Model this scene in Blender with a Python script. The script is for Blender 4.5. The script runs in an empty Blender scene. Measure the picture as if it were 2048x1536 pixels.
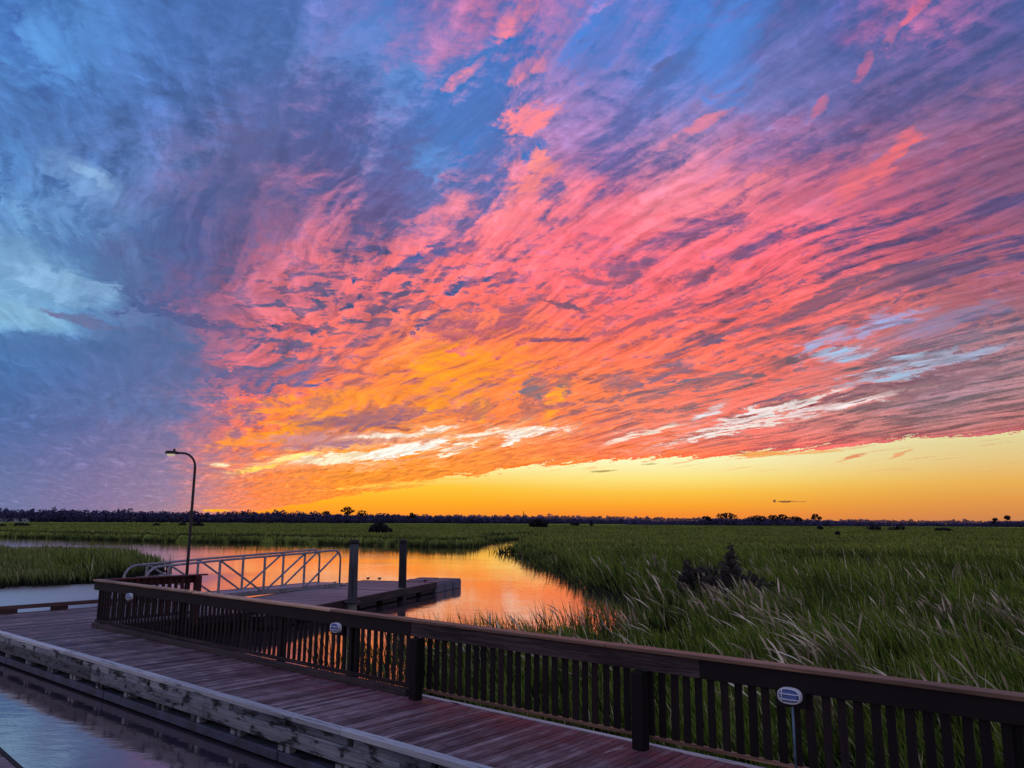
import bpy, math, random
import numpy as np
from mathutils import Vector
random.seed(7); rng = np.random.default_rng(11)
R = math.radians
scn = bpy.context.scene
COL = scn.collection

# ------------------------------------------------------------------ camera
F = 1536.0; CH = 2.5
PITCH = math.atan((1041.0-768)/F); ROLL = math.atan(0.0050)
cp, sp = math.cos(PITCH), math.sin(PITCH)
_f = np.array([0, cp, sp]); _u0 = np.array([0, -sp, cp]); _r0 = np.array([1., 0, 0])
_r = _r0*math.cos(ROLL)+_u0*math.sin(ROLL); _u = -_r0*math.sin(ROLL)+_u0*math.cos(ROLL)
def ray(px, py):
    return _f+_r*(px-1024)/F+_u*(768-py)/F
def at(px, py, z):                       # survey helper: point of height z seen in that direction
    d = ray(px, py); t = (z-CH)/d[2]
    return (d[0]*t, d[1]*t)
def at_d(px, py, y):                     # point at forward distance y
    d = ray(px, py); t = y/d[1]
    return (d[0]*t, y, CH+d[2]*t)
cam = bpy.data.cameras.new('camera'); co = bpy.data.objects.new('camera', cam); COL.objects.link(co)
cam.sensor_width = 36; cam.lens = 27.0; cam.clip_start = 0.1; cam.clip_end = 20000
from mathutils import Matrix
m = Matrix(((_r[0], _u[0], -_f[0], 0), (_r[1], _u[1], -_f[1], 0), (_r[2], _u[2], -_f[2], CH), (0, 0, 0, 1)))
co.matrix_world = m
scn.camera = co
scn.view_settings.view_transform = 'Standard'; scn.view_settings.look = 'None'
scn.view_settings.exposure = 0; scn.view_settings.gamma = 1

# ------------------------------------------------------------------ helpers
def lin(h):
    h = h.lstrip('#'); o = []
    for i in (0, 2, 4):
        c = int(h[i:i+2], 16)/255
        o.append(c/12.92 if c <= .04045 else ((c+.055)/1.055)**2.4)
    return o
class MB:
    def __init__(s): s.v = []; s.f = []; s.r = []
    def box(s, x0, x1, y0, y1, z0, z1, rnd=None):
        b = len(s.v); rnd = random.random() if rnd is None else rnd
        for z in (z0, z1):
            s.v += [(x0, y0, z), (x1, y0, z), (x1, y1, z), (x0, y1, z)]
        s.r += [rnd]*8
        s.f += [[b+i for i in q] for q in ((0, 3, 2, 1), (4, 5, 6, 7), (0, 1, 5, 4), (1, 2, 6, 5), (2, 3, 7, 6), (3, 0, 4, 7))]
        return s
    def tube(s, pts, rad, n=10, rnd=None, cap=True):
        pts = [Vector(p) for p in pts]; rads = rad if isinstance(rad, (list, tuple)) else [rad]*len(pts)
        rnd = random.random() if rnd is None else rnd
        b0 = len(s.v); ref = None
        for i, p in enumerate(pts):
            t = (pts[min(i+1, len(pts)-1)]-pts[max(i-1, 0)]).normalized()
            if ref is None:
                ref = Vector((0, 0, 1)) if abs(t.z) < .9 else Vector((1, 0, 0))
            a = (ref-t*ref.dot(t)).normalized(); ref = a; c = t.cross(a)
            for k in range(n):
                q = p+(a*math.cos(2*math.pi*k/n)+c*math.sin(2*math.pi*k/n))*rads[i]
                s.v.append(tuple(q)); s.r.append(rnd)
        for i in range(len(pts)-1):
            for k in range(n):
                a0 = b0+i*n+k; a1 = b0+i*n+(k+1) % n
                s.f.append([a0, a1, a1+n, a0+n])
        if cap:
            s.f.append([b0+k for k in range(n)][::-1]); e = b0+(len(pts)-1)*n; s.f.append([e+k for k in range(n)])
        return s
    def bar(s, p, q, w, h, rnd=None):      # square bar from p to q
        p = Vector(p); q = Vector(q); t = (q-p).normalized()
        up = Vector((0, 0, 1)) if abs(t.z) < .95 else Vector((0, 1, 0))
        c = t.cross(up).normalized(); a = c.cross(t)
        b = len(s.v); rnd = random.random() if rnd is None else rnd
        for e in (p, q):
            for sx, sz in ((-1, -1), (1, -1), (1, 1), (-1, 1)):
                s.v.append(tuple(e+c*sx*w/2+a*sz*h/2)); s.r.append(rnd)
        s.f += [[b+i for i in g] for g in ((3, 2, 1, 0), (4, 5, 6, 7), (0, 1, 5, 4), (1, 2, 6, 5), (2, 3, 7, 6), (3, 0, 4, 7))]
        return s
    def build(s, name, mat, parent=None, smooth=False, bevel=0):
        me = bpy.data.meshes.new(name); me.from_pydata(s.v, [], s.f); me.update()
        at_ = me.attributes.new('rnd', 'FLOAT', 'POINT'); at_.data.foreach_set('value', s.r)
        if smooth: me.polygons.foreach_set('use_smooth', [True]*len(me.polygons))
        me.materials.append(mat)
        o = bpy.data.objects.new(name, me); COL.objects.link(o)
        if parent: o.parent = parent
        if bevel:
            b = o.modifiers.new('bevel', 'BEVEL'); b.width = bevel; b.segments = 1; b.limit_method = 'ANGLE'
        return o
def tag(o, label=None, cat=None, group=None, kind=None):
    if label: o['label'] = label
    if cat: o['category'] = cat
    if group: o['group'] = group
    if kind: o['kind'] = kind
    return o
def empty(name, loc, rz=0):
    o = bpy.data.objects.new(name, None); COL.objects.link(o); o.location = loc; o.rotation_euler = (0, 0, rz)
    o.empty_display_size = .2
    return o
def np_mesh(name, V, Q, mat, attrs=None, smooth=False, parent=None):
    me = bpy.data.meshes.new(name); nv = len(V); nq = len(Q)
    me.vertices.add(nv); me.vertices.foreach_set('co', V.astype(np.float32).ravel())
    me.loops.add(nq*4); me.loops.foreach_set('vertex_index', Q.astype(np.int32).ravel())
    me.polygons.add(nq); me.polygons.foreach_set('loop_start', np.arange(0, nq*4, 4, dtype=np.int32))
    me.polygons.foreach_set('loop_total', np.full(nq, 4, dtype=np.int32))
    if smooth: me.polygons.foreach_set('use_smooth', np.ones(nq, dtype=bool))
    me.update(calc_edges=True)
    for k, a in (attrs or {}).items():
        t = me.attributes.new(k, 'FLOAT', 'POINT'); t.data.foreach_set('value', a.astype(np.float32))
    me.materials.append(mat)
    o = bpy.data.objects.new(name, me); COL.objects.link(o)
    if parent: o.parent = parent
    return o

# ------------------------------------------------------------------ node helpers
class N:
    def __init__(s, tree): s.t = tree; s.n = tree.nodes; s.l = tree.links
    def put(s, inp, v):
        if v is None: return
        if isinstance(v, bpy.types.NodeSocket): s.l.new(v, inp)
        else:
            try: inp.default_value = v
            except Exception: inp.default_value = (*v, 1)
    def m(s, op, a, b=None, c=None, clamp=False):
        n = s.n.new('ShaderNodeMath'); n.operation = op; n.use_clamp = clamp
        s.put(n.inputs[0], a); s.put(n.inputs[1], b); s.put(n.inputs[2], c); return n.outputs[0]
    def ss(s, x, a, b):                    # smoothstep of x from a to b
        n = s.n.new('ShaderNodeMapRange'); n.interpolation_type = 'SMOOTHSTEP'
        s.put(n.inputs[0], x); s.put(n.inputs[1], a); s.put(n.inputs[2], b); return n.outputs[0]
    def lm(s, x, a, b, c=0., d=1.):
        n = s.n.new('ShaderNodeMapRange'); s.put(n.inputs[0], x); s.put(n.inputs[1], a); s.put(n.inputs[2], b)
        s.put(n.inputs[3], c); s.put(n.inputs[4], d); return n.outputs[0]
    def mix(s, f, a, b, mode='MIX'):
        n = s.n.new('ShaderNodeMix'); n.data_type = 'RGBA'; n.blend_type = mode
        s.put(n.inputs[0], f)
        for i, v in ((6, a), (7, b)):
            if isinstance(v, bpy.types.NodeSocket): s.l.new(v, n.inputs[i])
            else: n.inputs[i].default_value = (v[0], v[1], v[2], 1)
        return n.outputs[2]
    def vec(s, x, y, z=0.):
        n = s.n.new('ShaderNodeCombineXYZ'); s.put(n.inputs[0], x); s.put(n.inputs[1], y); s.put(n.inputs[2], z); return n.outputs[0]
    def noise(s, v, scale=1., detail=4., rough=.5, dist=0., lac=2.):
        n = s.n.new('ShaderNodeTexNoise'); s.put(n.inputs['Vector'], v)
        n.inputs['Scale'].default_value = scale; n.inputs['Detail'].default_value = detail
        n.inputs['Roughness'].default_value = rough; n.inputs['Distortion'].default_value = dist
        n.inputs['Lacunarity'].default_value = lac
        return n.outputs['Fac']
    def map(s, v, scale=(1, 1, 1), rot=(0, 0, 0), loc=(0, 0, 0)):
        n = s.n.new('ShaderNodeMapping'); s.put(n.inputs[0], v)
        n.inputs['Scale'].default_value = scale; n.inputs['Rotation'].default_value = rot; n.inputs['Location'].default_value = loc
        return n.outputs[0]
    def ramp(s, x, stops, interp='LINEAR'):
        n = s.n.new('ShaderNodeValToRGB'); s.put(n.inputs[0], x); cr = n.color_ramp; cr.interpolation = interp
        while len(cr.elements) < len(stops): cr.elements.new(.5)
        for e, (p, c) in zip(cr.elements, stops): e.position = p
        for e, (p, c) in zip(cr.elements, stops): e.color = (c[0], c[1], c[2], 1)
        return n.outputs[0]
    def attr(s, name):
        n = s.n.new('ShaderNodeAttribute'); n.attribute_name = name; return n.outputs['Fac']
def new_mat(name):
    mt = bpy.data.materials.new(name); mt.use_nodes = True
    k = N(mt.node_tree); b = k.n['Principled BSDF']; return mt, k, b

# ------------------------------------------------------------------ SKY
XS = [0, 170, 340, 510, 680, 850, 1020, 1190, 1360, 1530, 1700, 1870, 2048]
LIT = {
0:   '3D7FD2 4590E0 4379CC 4474C4 6A80D2 7C78C0 C978A6 9A78B8 6A80D0 6B6CB0 5562A8 C070A4 5F609F',
100: '4088DC 4796E8 4A84D8 5A80D0 6C84D4 A880C0 C880B0 8C7CBC 7A82D0 7078B8 5F68A8 7A66A0 6C6098',
200: '3E76C0 4078C4 4878C8 6A72BC A073B0 7C8CD4 C486B4 A084C4 8A84C8 8480C0 7A70AC 90688F 8A6088',
300: '4888D4 4876BC 5A7CC4 7C68A4 9C6CA2 7890D4 D0809E B07CB4 D888A8 B87098 B06888 A86080 80587A',
400: '5094DA 5E90D0 566AA8 8A6298 B86A92 C87CA4 F6848E EC748A F08090 E87488 C86480 A05A78 8A5878',
500: '70B0E4 5A98D8 5E62A0 A45E88 E87088 FC7478 FE7682 FC6C7E FA7080 F4687A E06474 B05A70 A05A70',
600: '80C0EC 6CACE0 6464A0 CC6484 FE6E70 FE7068 FE6E68 FC6A70 FA6A70 F46868 E86C6C B86870 98606F',
700: '5080BC 5078B4 6670A2 DC6874 FA6E5C FF8A40 FF8048 FC7454 F87058 F46C60 E07874 A87C8C A87C84',
780: '4A72AC 5270AA 6A72A2 EE6C64 FF7E48 FF9034 FF8444 FA8050 F67660 EC7064 C87878 A08090 B08088',
850: '4C6EA8 5C6CA4 7E78A6 FA7448 FF9430 FF8C40 FC8048 F87C54 F4806C E87C74 C87C78 AC7474 BC706C',
900: '566FA8 6A70A4 8A7AA0 FC7A44 FF9638 FF9838 FF8C44 FF7C4C FC7C54 F87460 E87064 DC6C62 D06C64',
950: '5E74A6 7272A2 8C7CA0 F4804C FF9030 FF9434 FF9040 FF9040 FF9048 FC9050 F49060 E08860 D08060',
1000:'6678A6 7A74A2 9080A0 F67E4C FF9030 FF9030 FF9038 FF9040 FF9040 FC9048 F09058 E08858 D08058',
1040:'6C7AA4 8078A0 A8848C FF9050 FF9030 FF9030 FF9038 FF9040 FF9040 FC9048 F09058 E08858 C88058'}
DRK = {
0:   '2F6CBE 3A72C4 3D6EBA 3C69B4 4A78CC 4A6CB8 5A64AA 4A7CCC 4878CC 4A68AA 4062A4 4A5E9E 46609F',
100: '3570C4 3C78CC 3E70C0 4270B8 5080CC 5080CC 4E72BE 4E80D0 4F82D2 5070B8 485F9E 485A98 50588F',
200: '3568B4 3A66AC 3E66AE 4A68B0 5068B0 4C7CC8 5070B8 5A70B6 5880CC 6074B8 585E9A 565A90 505688',
300: '3A6CB4 3D68AC 4268A8 4C5EA0 5660A0 4E74B8 5A6EB0 6668A8 7070A8 706098 6A5A8C 665688 605080',
400: '3E78C0 4474BC 4860A2 525C9C 665C98 6A74B4 6C68A4 7A6098 7A5C90 7E5A88 745684 6A527E 5E5080',
500: '4A86CC 4474B4 4C5C9C 5E588E 6A5C90 685C92 80608E 905E88 945A84 7C5684 6E4F7A 664E78 5E4C78',
600: '64A0D8 4C7EBC 4A64A4 5E5888 785A80 84607E 98607C 9C5C78 945874 885874 84586E 7A5C78 6E5878',
700: '4470AC 446EA8 4E6A9C 646290 88607C C8606A D06064 C0606A 8F5A6C 8A6070 886474 7F6C80 7C6A7C',
780: '40669F 4A689F 586A9A 76688C C87068 D0786A B8706C A06A70 8F6A74 8A6870 887078 80707C 886A70',
850: '446499 506499 646C9A B06C80 E88050 D88050 D07860 C06C68 A87470 9C6C70 90686C 8C6468 8E5E62',
900: '4E6AA0 5E6A9E 74709A D07C74 F88C40 F88840 F48048 F07450 E07058 C86460 B85C5C A85C5C A05A5A',
950: '586EA0 6A6E9E 80769C E08460 F49038 F08C38 F08840 F08440 F08440 E88048 E08058 D08058 C07858',
1000:'6074A0 72709E 8C7C9C F08450 F08830 F08830 F08838 F08840 F08840 E88848 E08858 D08058 C07858',
1040:'6676A0 78749C A08090 F08848 F08830 F08830 F08838 F08840 F08840 E88848 E08858 D08058 C07858'}
YS = sorted(LIT)
def grid(tab):
    return np.array([[lin(h) for h in tab[y].split()] for y in YS])
GL, GD = grid(LIT), grid(DRK)
def samp(G, px, py):
    px = min(max(px, 0), 2047.9); py = min(max(py, 0), 1039.9)
    i = max(j for j in range(len(YS)) if YS[j] <= py); j = max(k for k in range(len(XS)) if XS[k] <= px)
    i = min(i, len(YS)-2); j = min(j, len(XS)-2)
    fy = (py-YS[i])/(YS[i+1]-YS[i]); fx = (px-XS[j])/(XS[j+1]-XS[j])
    a = G[i][j]*(1-fx)+G[i][j+1]*fx; b = G[i+1][j]*(1-fx)+G[i+1][j+1]*fx
    return a*(1-fy)+b*fy
def px2ae(px, py):
    d = ray(px, py); d = d/np.linalg.norm(d)
    return math.degrees(math.atan2(d[0], d[1])), math.degrees(math.asin(d[2]))
def ae2px(az, el):
    az, el = R(az), R(el); d = np.array([math.sin(az)*math.cos(el), math.cos(az)*math.cos(el), math.sin(el)])
    w = d@_f; return 1024+F*(d@_r)/w, 768-F*(d@_u)/w

# cloud banks, openings and streaks: px, py, half length, half width, tilt, colour, strength, softness, fraying
soft = 0.62
B = [ (500, 370, 120, 95, 30, '6264A0', .62, .62, 1.0), (560, 230, 80, 60, 30, '5C70B8', .4, .62, 1.0), # px,py,lx,ly,ang,col,st,hard,fray
 (90, 85, 75, 34, -45, '4F9FF0', .75, soft, .7), (25, 300, 50, 22, -30, '4C92DE', .6, soft, .8),
 (165, 350, 80, 30, -20, '78ACE8', .5, soft, .6), (180, 350, 40, 8, -20, '8CBCF0', .5, soft, 1.0), (60, 430, 70, 16, -28, '6CACE8', .7, soft, 1.2),
 (20, 540, 140, 66, -16, '7EB8E4', .55, soft, .4), (130, 575, 90, 26, -12, '8CC0EE', .6, soft, 1.0), (60, 585, 110, 8, -14, '6AA6D8', .7, soft, 1.3),
 (10, 628, 130, 26, -4, '90CAE8', .55, soft, .3), (170, 640, 90, 8, -8, '6A70A0', .8, soft, 1.0),
 (60, 690, 200, 24, 2, '456EA8', .7, soft, .6), (250, 560, 60, 50, -30, '4A62A0', .5, soft, .9),
 (330, 620, 90, 18, -14, '46609C', .8, .5, 1.4), (430, 650, 70, 20, -18, '5C5C92', .8, .5, 1.6),
 (500, 755, 90, 26, -6, '66608E', .85, .5, 1.5), (610, 745, 60, 24, 4, '7C6690', .8, .5, 1.5),
 (290, 715, 150, 50, -4, '4E6AA0', .6, soft, .8), (260, 810, 160, 30, 0, '5470A6', .6, soft, .8),
 (935, 265, 60, 60, 20, '4C78C0', .9, .5, 1.2), (795, 170, 60, 38, 25, '5C98E4', .8, .5, 1.2), (865, 330, 50, 30, 10, '5A90D8', .75, .5, 1.2),
 (730, 90, 60, 50, 50, '5A90E4', .65, soft, 1.2), (1200, 60, 70, 50, 40, '4A82D6', .8, soft, 1.2), (1460, 110, 60, 70, 30, '5286D8', .8, soft, 1.0),
 (1330, 150, 60, 18, 35, '5868A4', .8, .5, 1.3), (1060, 290, 34, 20, 0, '5474BC', .8, .5, 1.2),
 (1050, 20, 50, 20, 50, 'D87C9C', .7, .5, 1.2), (1010, 60, 26, 26, 60, 'F488A0', .85, .5, 1.2),
 (1055, 143, 46, 20, 20, 'FA8CA0', .9, .5, 1.4), (920, 155, 40, 12, 35, 'F08CA8', .85, .5, 1.3), (1060, 238, 60, 16, 20, 'FF8A96', .9, .5, 1.4),
 (1085, 325, 22, 30, 60, 'FF9090', .9, .5, 1.3), (1085, 355, 60, 10, 25, 'FF8A8A', .85, .5, 1.3),
 (1400, 250, 60, 14, 20, 'EC88A0', .85, .5, 1.2), (1840, 10, 60, 10, 28, 'D87096', .9, .5, 1.2), (1780, 70, 14, 30, -20, 'B070A0', .8, .5, 1.2),
 (1730, 135, 30, 12, 50, 'B46C98', .8, .5, 1.2), (1640, 210, 24, 12, 50, 'B87098', .8, .5, 1.2), (1780, 310, 70, 16, 38, 'E8707C', .85, .5, 1.5),
 (1690, 375, 60, 14, 35, 'E8707E', .8, .5, 1.5), (1510, 370, 80, 22, 15, 'F68494', .8, .5, 1.3),
 (880, 505, 60, 14, 20, '66609A', .9, .4, 1.6), (780, 540, 60, 12, 12, '605A90', .9, .4, 1.8), (920, 565, 30, 12, 20, '6A5C8C', .9, .4, 1.8),
 (1000, 555, 50, 12, 6, '785C88', .9, .4, 1.8), (700, 600, 50, 10, 10, '6A5884', .9, .4, 1.8), (590, 655, 60, 10, -8, '5E5684', .9, .4, 1.6),
 (780, 620, 40, 10, 20, '705882', .85, .4, 1.8), (860, 640, 30, 12, 20, '785A80', .8, .4, 1.8), (570, 690, 50, 9, -6, '665A88', .85, .4, 1.6),
 (1130, 612, 60, 5, -12, '8C5A72', .85, .5, .9), (1120, 680, 70, 5, -2, '8A566E', .85, .5, .9), (1290, 640, 110, 8, 17, 'A05C74', .8, .5, .8), (1190, 560, 50, 5, -10, 'A05E7C', .8, .5, .9),
 (1420, 680, 110, 10, 18, '84607A', .85, .5, 1.0), (1650, 600, 130, 16, 20, '7E5A72', .85, .5, 1.0), (1800, 560, 110, 12, 20, '86607A', .7, .5, 1.0),
 (1400, 765, 130, 12, 12, '8C6C78', .85, .5, 1.2), (1340, 740, 60, 16, 14, '90687A', .8, .5, 1.5), (1250, 770, 40, 12, 12, '986C78', .8, .5, 1.5),
 (930, 735, 120, 36, 8, 'FF9A28', .75, soft, 1.6), (870, 715, 50, 20, 10, 'FFA81C', .6, soft, 1.8), (640, 805, 130, 20, 10, 'FF9A34', .8, soft, 1.2), (590, 855, 120, 14, 16, 'FFA028', .85, .5, 1.2), (500, 880, 70, 14, 10, 'FF9440', .8, soft, 1.0),
 (1070, 775, 26, 30, 60, '8C7078', .85, .45, 1.5), (1130, 770, 14, 16, 40, '987070', .8, .45, 1.5),
 (1110, 805, 14, 34, -30, 'FFA42C', .7, .5, 1.3), (960, 815, 14, 24, 20, 'FFA42C', .6, .5, 1.3), (870, 810, 40, 12, 30, 'FF9C2C', .8, .5, 1.3),
 (790, 824, 90, 10, 2, 'A86C78', .85, .4, 1.3), (720, 845, 120, 16, 4, '9C6878', .9, .45, 1.0), (930, 825, 50, 12, 0, 'B46E70', .8, .45, 1.3),
 (690, 878, 150, 14, 2, 'C88C90', .85, .5, .8), (640, 892, 90, 8, 5, 'B07C8C', .8, .5, .8),
 (780, 871, 70, 4, 4, 'FFF0DC', .8, .6, .8), (870, 860, 45, 7, 10, 'FFF6E8', .95, .5, 1.2), (700, 914, 110, 9, 6, 'FFF4D0', 1., .5, .8), (810, 899, 80, 11, 12, 'FFF8EC', 1., .4, .9), (590, 914, 50, 5, 12, 'FFE890', .95, .5, .8), (520, 936, 50, 5, 12, 'FFD468', .9, .5, .9), (440, 929, 20, 3, 4, 'FFE8C0', .9, .5, .8),
 (925, 893, 44, 7, 24, 'FFF2D8', .95, .4, 1.2), (970, 866, 60, 5, 8, 'FFF0DC', .85, .5, 1.3), (1070, 862, 70, 9, 4, 'FFF4E6', 1., .4, 1.3), (1025, 876, 26, 9, 35, 'FFF6E8', .95, .4, 1.2),
 (1280, 868, 70, 5, 14, 'FADCC8', .9, .5, 1.0), (1540, 822, 130, 7, 15, 'F0E4E2', .95, .45, 1.0), (1450, 862, 140, 6, 12, 'F6E0D8', .95, .45, 1.0), (1680, 810, 110, 7, 10, 'EEDCDC', .95, .5, 1.2), (1420, 822, 30, 5, 25, 'E8DCE0', .8, .5, 1.2),
 (1640, 686, 60, 12, 24, 'A0B0DC', .85, .62, 1.3), (1765, 652, 80, 13, 16, '98ACE0', .8, .62, 1.4), (1690, 708, 55, 13, 3, 'A8C2E4', .9, .62, .9), (1820, 733, 120, 14, 10, 'A6BCD8', .9, .62, 1.3), (1940, 712, 90, 8, 12, 'A4AECC', .75, .62, 1.3), (1740, 690, 120, 5, 22, 'B87C88', .8, .5, 1.0), (1860, 756, 120, 8, 14, '82606E', .8, .5, 1.2), (1900, 640, 120, 20, 14, '7C80A8', .5, .62, 1.0),
 (1730, 783, 130, 8, 12, '805E6C', .85, .45, 1.2), (1880, 770, 120, 16, 10, '84606C', .7, .5, 1.2), (1560, 795, 60, 5, 12, '8C6474', .8, .5, 1.2),
 (1590, 765, 60, 10, 20, 'F07C70', .7, .5, 1.3),
]
edge_pts = [(380, 1033), (500, 1022), (620, 1005), (720, 984), (850, 960), (1000, 939), (1150, 922), (1300, 913), (1500, 908), (1650, 893), (1850, 873), (2048, 858)]
B2 = [(1530, 908, 60, 5, 2, 'F4A458', .85, .5, .8), (1640, 903, 50, 4, 4, 'F6B068', .7, .5, .8), (1705, 914, 26, 4, 16, 'E89060', .8, .5, .8), (1800, 908, 26, 3, 22, 'ECA470', .75, .5, .8),
 (1205, 942, 24, 1.6, 4, 'B8A060', .8, .6, .5), (1300, 928, 18, 1.4, 3, 'C0A868', .7, .6, .5), (1570, 1003, 14, 1.8, 0, '80583C', .85, .5, .5), (1549, 1002, 3, 2.6, 40, '80583C', .8, .5, .3), (1598, 1003, 16, 1.2, 0, 'A87044', .6, .6, .5),
 (800, 968, 120, 4, 6, 'FFC850', .8, .6, .8), (760, 976, 90, 3, 4, 'FF9840', .6, .6, .8), (432, 1021, 28, 3, 0, 'FFB030', .9, .6, .4)]

# ---- gradient noise in numpy
_perm = rng.permutation(512).astype(np.int64); _ga = (rng.random(512)*2*math.pi)
_gx, _gy = np.cos(_ga).astype(np.float32), np.sin(_ga).astype(np.float32)
def perlin(x, y):
    xi = np.floor(x); yi = np.floor(y); fx = (x-xi).astype(np.float32); fy = (y-yi).astype(np.float32)
    xi = xi.astype(np.int64); yi = yi.astype(np.int64)
    u = fx*fx*fx*(fx*(fx*6-15)+10); v = fy*fy*fy*(fy*(fy*6-15)+10)
    def g(i, j, dx, dy):
        h = _perm[(_perm[(xi+i) & 511]+yi+j) & 511]
        return _gx[h]*dx+_gy[h]*dy
    a = g(0, 0, fx, fy); b_ = g(1, 0, fx-1, fy); c = g(0, 1, fx, fy-1); d = g(1, 1, fx-1, fy-1)
    return (a+u*(b_-a))*(1-v)+(c+u*(d-c))*v
def fbm(x, y, octv=6, rough=.5, lac=2.03, ridge=False):
    t = 0; amp = 1; tot = 0
    for i in range(octv):
        n = perlin(x, y)
        if ridge: n = .35-np.abs(n)*1.4
        t = t+n*amp; tot += amp; amp *= rough; x = x*lac+17.3; y = y*lac-9.7
    return t/tot*1.6                       # roughly -0.7 .. 0.7
def sstep(x, a, b):                       # a may exceed b for a falling step
    t = np.clip((x-a)/(b-a), 0, 1); return t*t*(3-2*t)
AZ0, AZ1, EL0, EL1, PPD = -60., 60., -.6, 44.4, 24.
def make_sky():
    W = int((AZ1-AZ0)*PPD); Hh = int((EL1-EL0)*PPD)
    az = (AZ0+(np.arange(W)+.5)/PPD)[None, :].repeat(Hh, 0); el = (EL0+(np.arange(Hh)+.5)/PPD)[:, None].repeat(W, 1)
    a, e = np.radians(az), np.radians(np.maximum(el, 0))
    x, y, z = np.sin(a)*np.cos(e), np.cos(a)*np.cos(e), np.sin(e)
    zz = z+.055; qx, qy = x/zz, y/zz
    va = R(-25); S = qx*math.sin(va)+qy*math.cos(va); T = qx*math.cos(va)-qy*math.sin(va)
    def fa(px_, py_, fs, ft, octv, rough=.55, ls=2.3, lt=1.85, x0=0):
        """elongated along the wind at large scale, rounder at small scale"""
        u, v = S2*fs+x0, T2*ft+x0*.7; t = 0; amp = 1; tot = 0
        for i in range(octv):
            t = t+perlin(u, v)*amp; tot += amp; amp *= rough; u = u*ls+7.7; v = v*lt-3.1
        return t/tot*1.6
    S2, T2 = S, T
    wC = fbm(S*2.2, T*3.4, 3); wD = fbm(S*2.2+40, T*3.4+9, 3)
    wA = fbm(S*.8, T*1.1, 2); wB = fbm(S*.8+40, T*1.1+9, 2)
    S2 = S+wA*.35+wC*.10; T2 = T+wB*.13+wD*.045
    ax = az/1.5; ex = el/.8
    nb = fbm(S2*.8, T2*1.8+3, 4, .5)                       # broad banks
    n1 = fa(0, 0, 1.5, 4.6, 9, .60)
    n2 = fa(0, 0, 3.4, 7.5, 8, .62, x0=30)
    n3 = fa(0, 0, 1.6, 13, 6, .58, 2.2, 1.9, x0=70)        # fibres
    n4 = fbm(ax*.8+n1*1.5, ex*.9+n2*1.2, 6, .58)           # puffs, in angle
    n5 = fbm(ax*.35+wC, ex*.30+wD, 5, .55)                 # soft billows
    k_el = np.clip(el/30, 0, 1.3)
    AW = az+n2*(.4+3*k_el)+n1*(1.2+3.5*k_el)+n5*3.5*k_el+n4*.8*k_el
    EW = el+n4*(.25+1.3*k_el)+n1*(.15+1.5*k_el)+n5*2.5*k_el
    # dense colour tables in the image of the sampled points, bilinear lookup
    ga = np.arange(-48, 48.01, 1.5); ge = np.concatenate([np.arange(0, 10, .5), np.arange(10, 40, 1.5)])
    def table(G):
        return np.array([[samp(G, *ae2px(p, q)) for p in ga] for q in ge])
    def look(tab, A, E):
        fa = np.clip((A-ga[0])/1.5, 0, len(ga)-1.001); ia = fa.astype(int); fa = (fa-ia)[..., None]
        Ec = np.clip(E, 0, ge[-1]-.01); ie = np.clip(np.searchsorted(ge, Ec.ravel(), 'right').reshape(Ec.shape)-1, 0, len(ge)-2)
        fe = ((Ec-ge[ie])/(ge[ie+1]-ge[ie]))[..., None]
        return (tab[ie, ia]*(1-fa)+tab[ie, ia+1]*fa)*(1-fe)+(tab[ie+1, ia]*(1-fa)+tab[ie+1, ia+1]*fa)*fe
    lit, drk = look(table(GL), AW, EW), look(table(GD), AW, EW)
    lowf = sstep(el, 18, 32)                               # softer high up
    fib = n1*.55+n2*.26+n3*(.24-.12*lowf)+nb*.14+n4*(.16+.10*lowf)+n5*.16*lowf
    bias = .10*np.exp(-((az-2)/22)**2-((el-12)/7)**2)-.10*np.exp(-((az+15)/8)**2-((el-22)/6)**2)-.06*np.exp(-((az+2)/8)**2-((el-27)/4)**2)+.03*np.exp(-((az-16)/14)**2-((el-17)/5)**2)
    fib = fib+bias
    n6 = fbm(S2*2.4+n1*.5, T2*19+n2*.8, 4, .52, ridge=True)+.12      # crisp filaments
    n7 = fbm(ax*3.1+n2, ex*4.2+n1, 4, .6)
    fib = fib+n6*.10*(1-.6*lowf)
    mask = sstep(fib, -.155-.08*lowf, .125+.13*lowf)
    puff = n4*.55+n2*.45
    mid = (1-sstep(el, 15, 24))*sstep(el, 5, 8)
    mask = mask*(1-.8*sstep(puff, .12, .24)*mid)
    # mottled field of small dark scales
    mo = fbm(ax*.75+wC*.6-.35*ex+n2*.35, ex*1.25+wD*.6+n4*.3, 5, .58)
    def reg(px, py, sa, se):
        a0, e0 = px2ae(px, py); return np.exp(-((az-a0)/sa)**2-((el-e0)/se)**2)
    rg = np.clip(reg(560, 640, 8, 3.6)+reg(860, 570, 9, 3.)+reg(1250, 620, 8, 3)*.7+reg(480, 745, 5, 2.5)*1.1+reg(1500, 700, 9, 3)*.5, 0, 1)
    mask = mask+(1-mask)*.75*rg*sstep(mo, .06, -.15); mask = mask*(1-.85*rg*sstep(mo, .09, .30))
    c = drk*(1-mask[..., None])+lit*mask[..., None]
    calm = sstep(az, -17, -24)*(1-sstep(el, 14, 24)); c = c*(1-.6*calm[..., None])+(drk*.5+lit*.5)*.6*calm[..., None]
    c = c*(1+(.34*n3*(1-.5*lowf)+.12*n2+.10*n4+.34*n6*(1-.5*lowf)+.05*n7)*(1-.7*calm))[..., None]
    hl = sstep(fib, .10, .34)*sstep(n3+n4*.5, -.15, .3)          # bright crests
    c = c+(hl*.20)[..., None]*lit*np.array([1., .9, .85])
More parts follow.
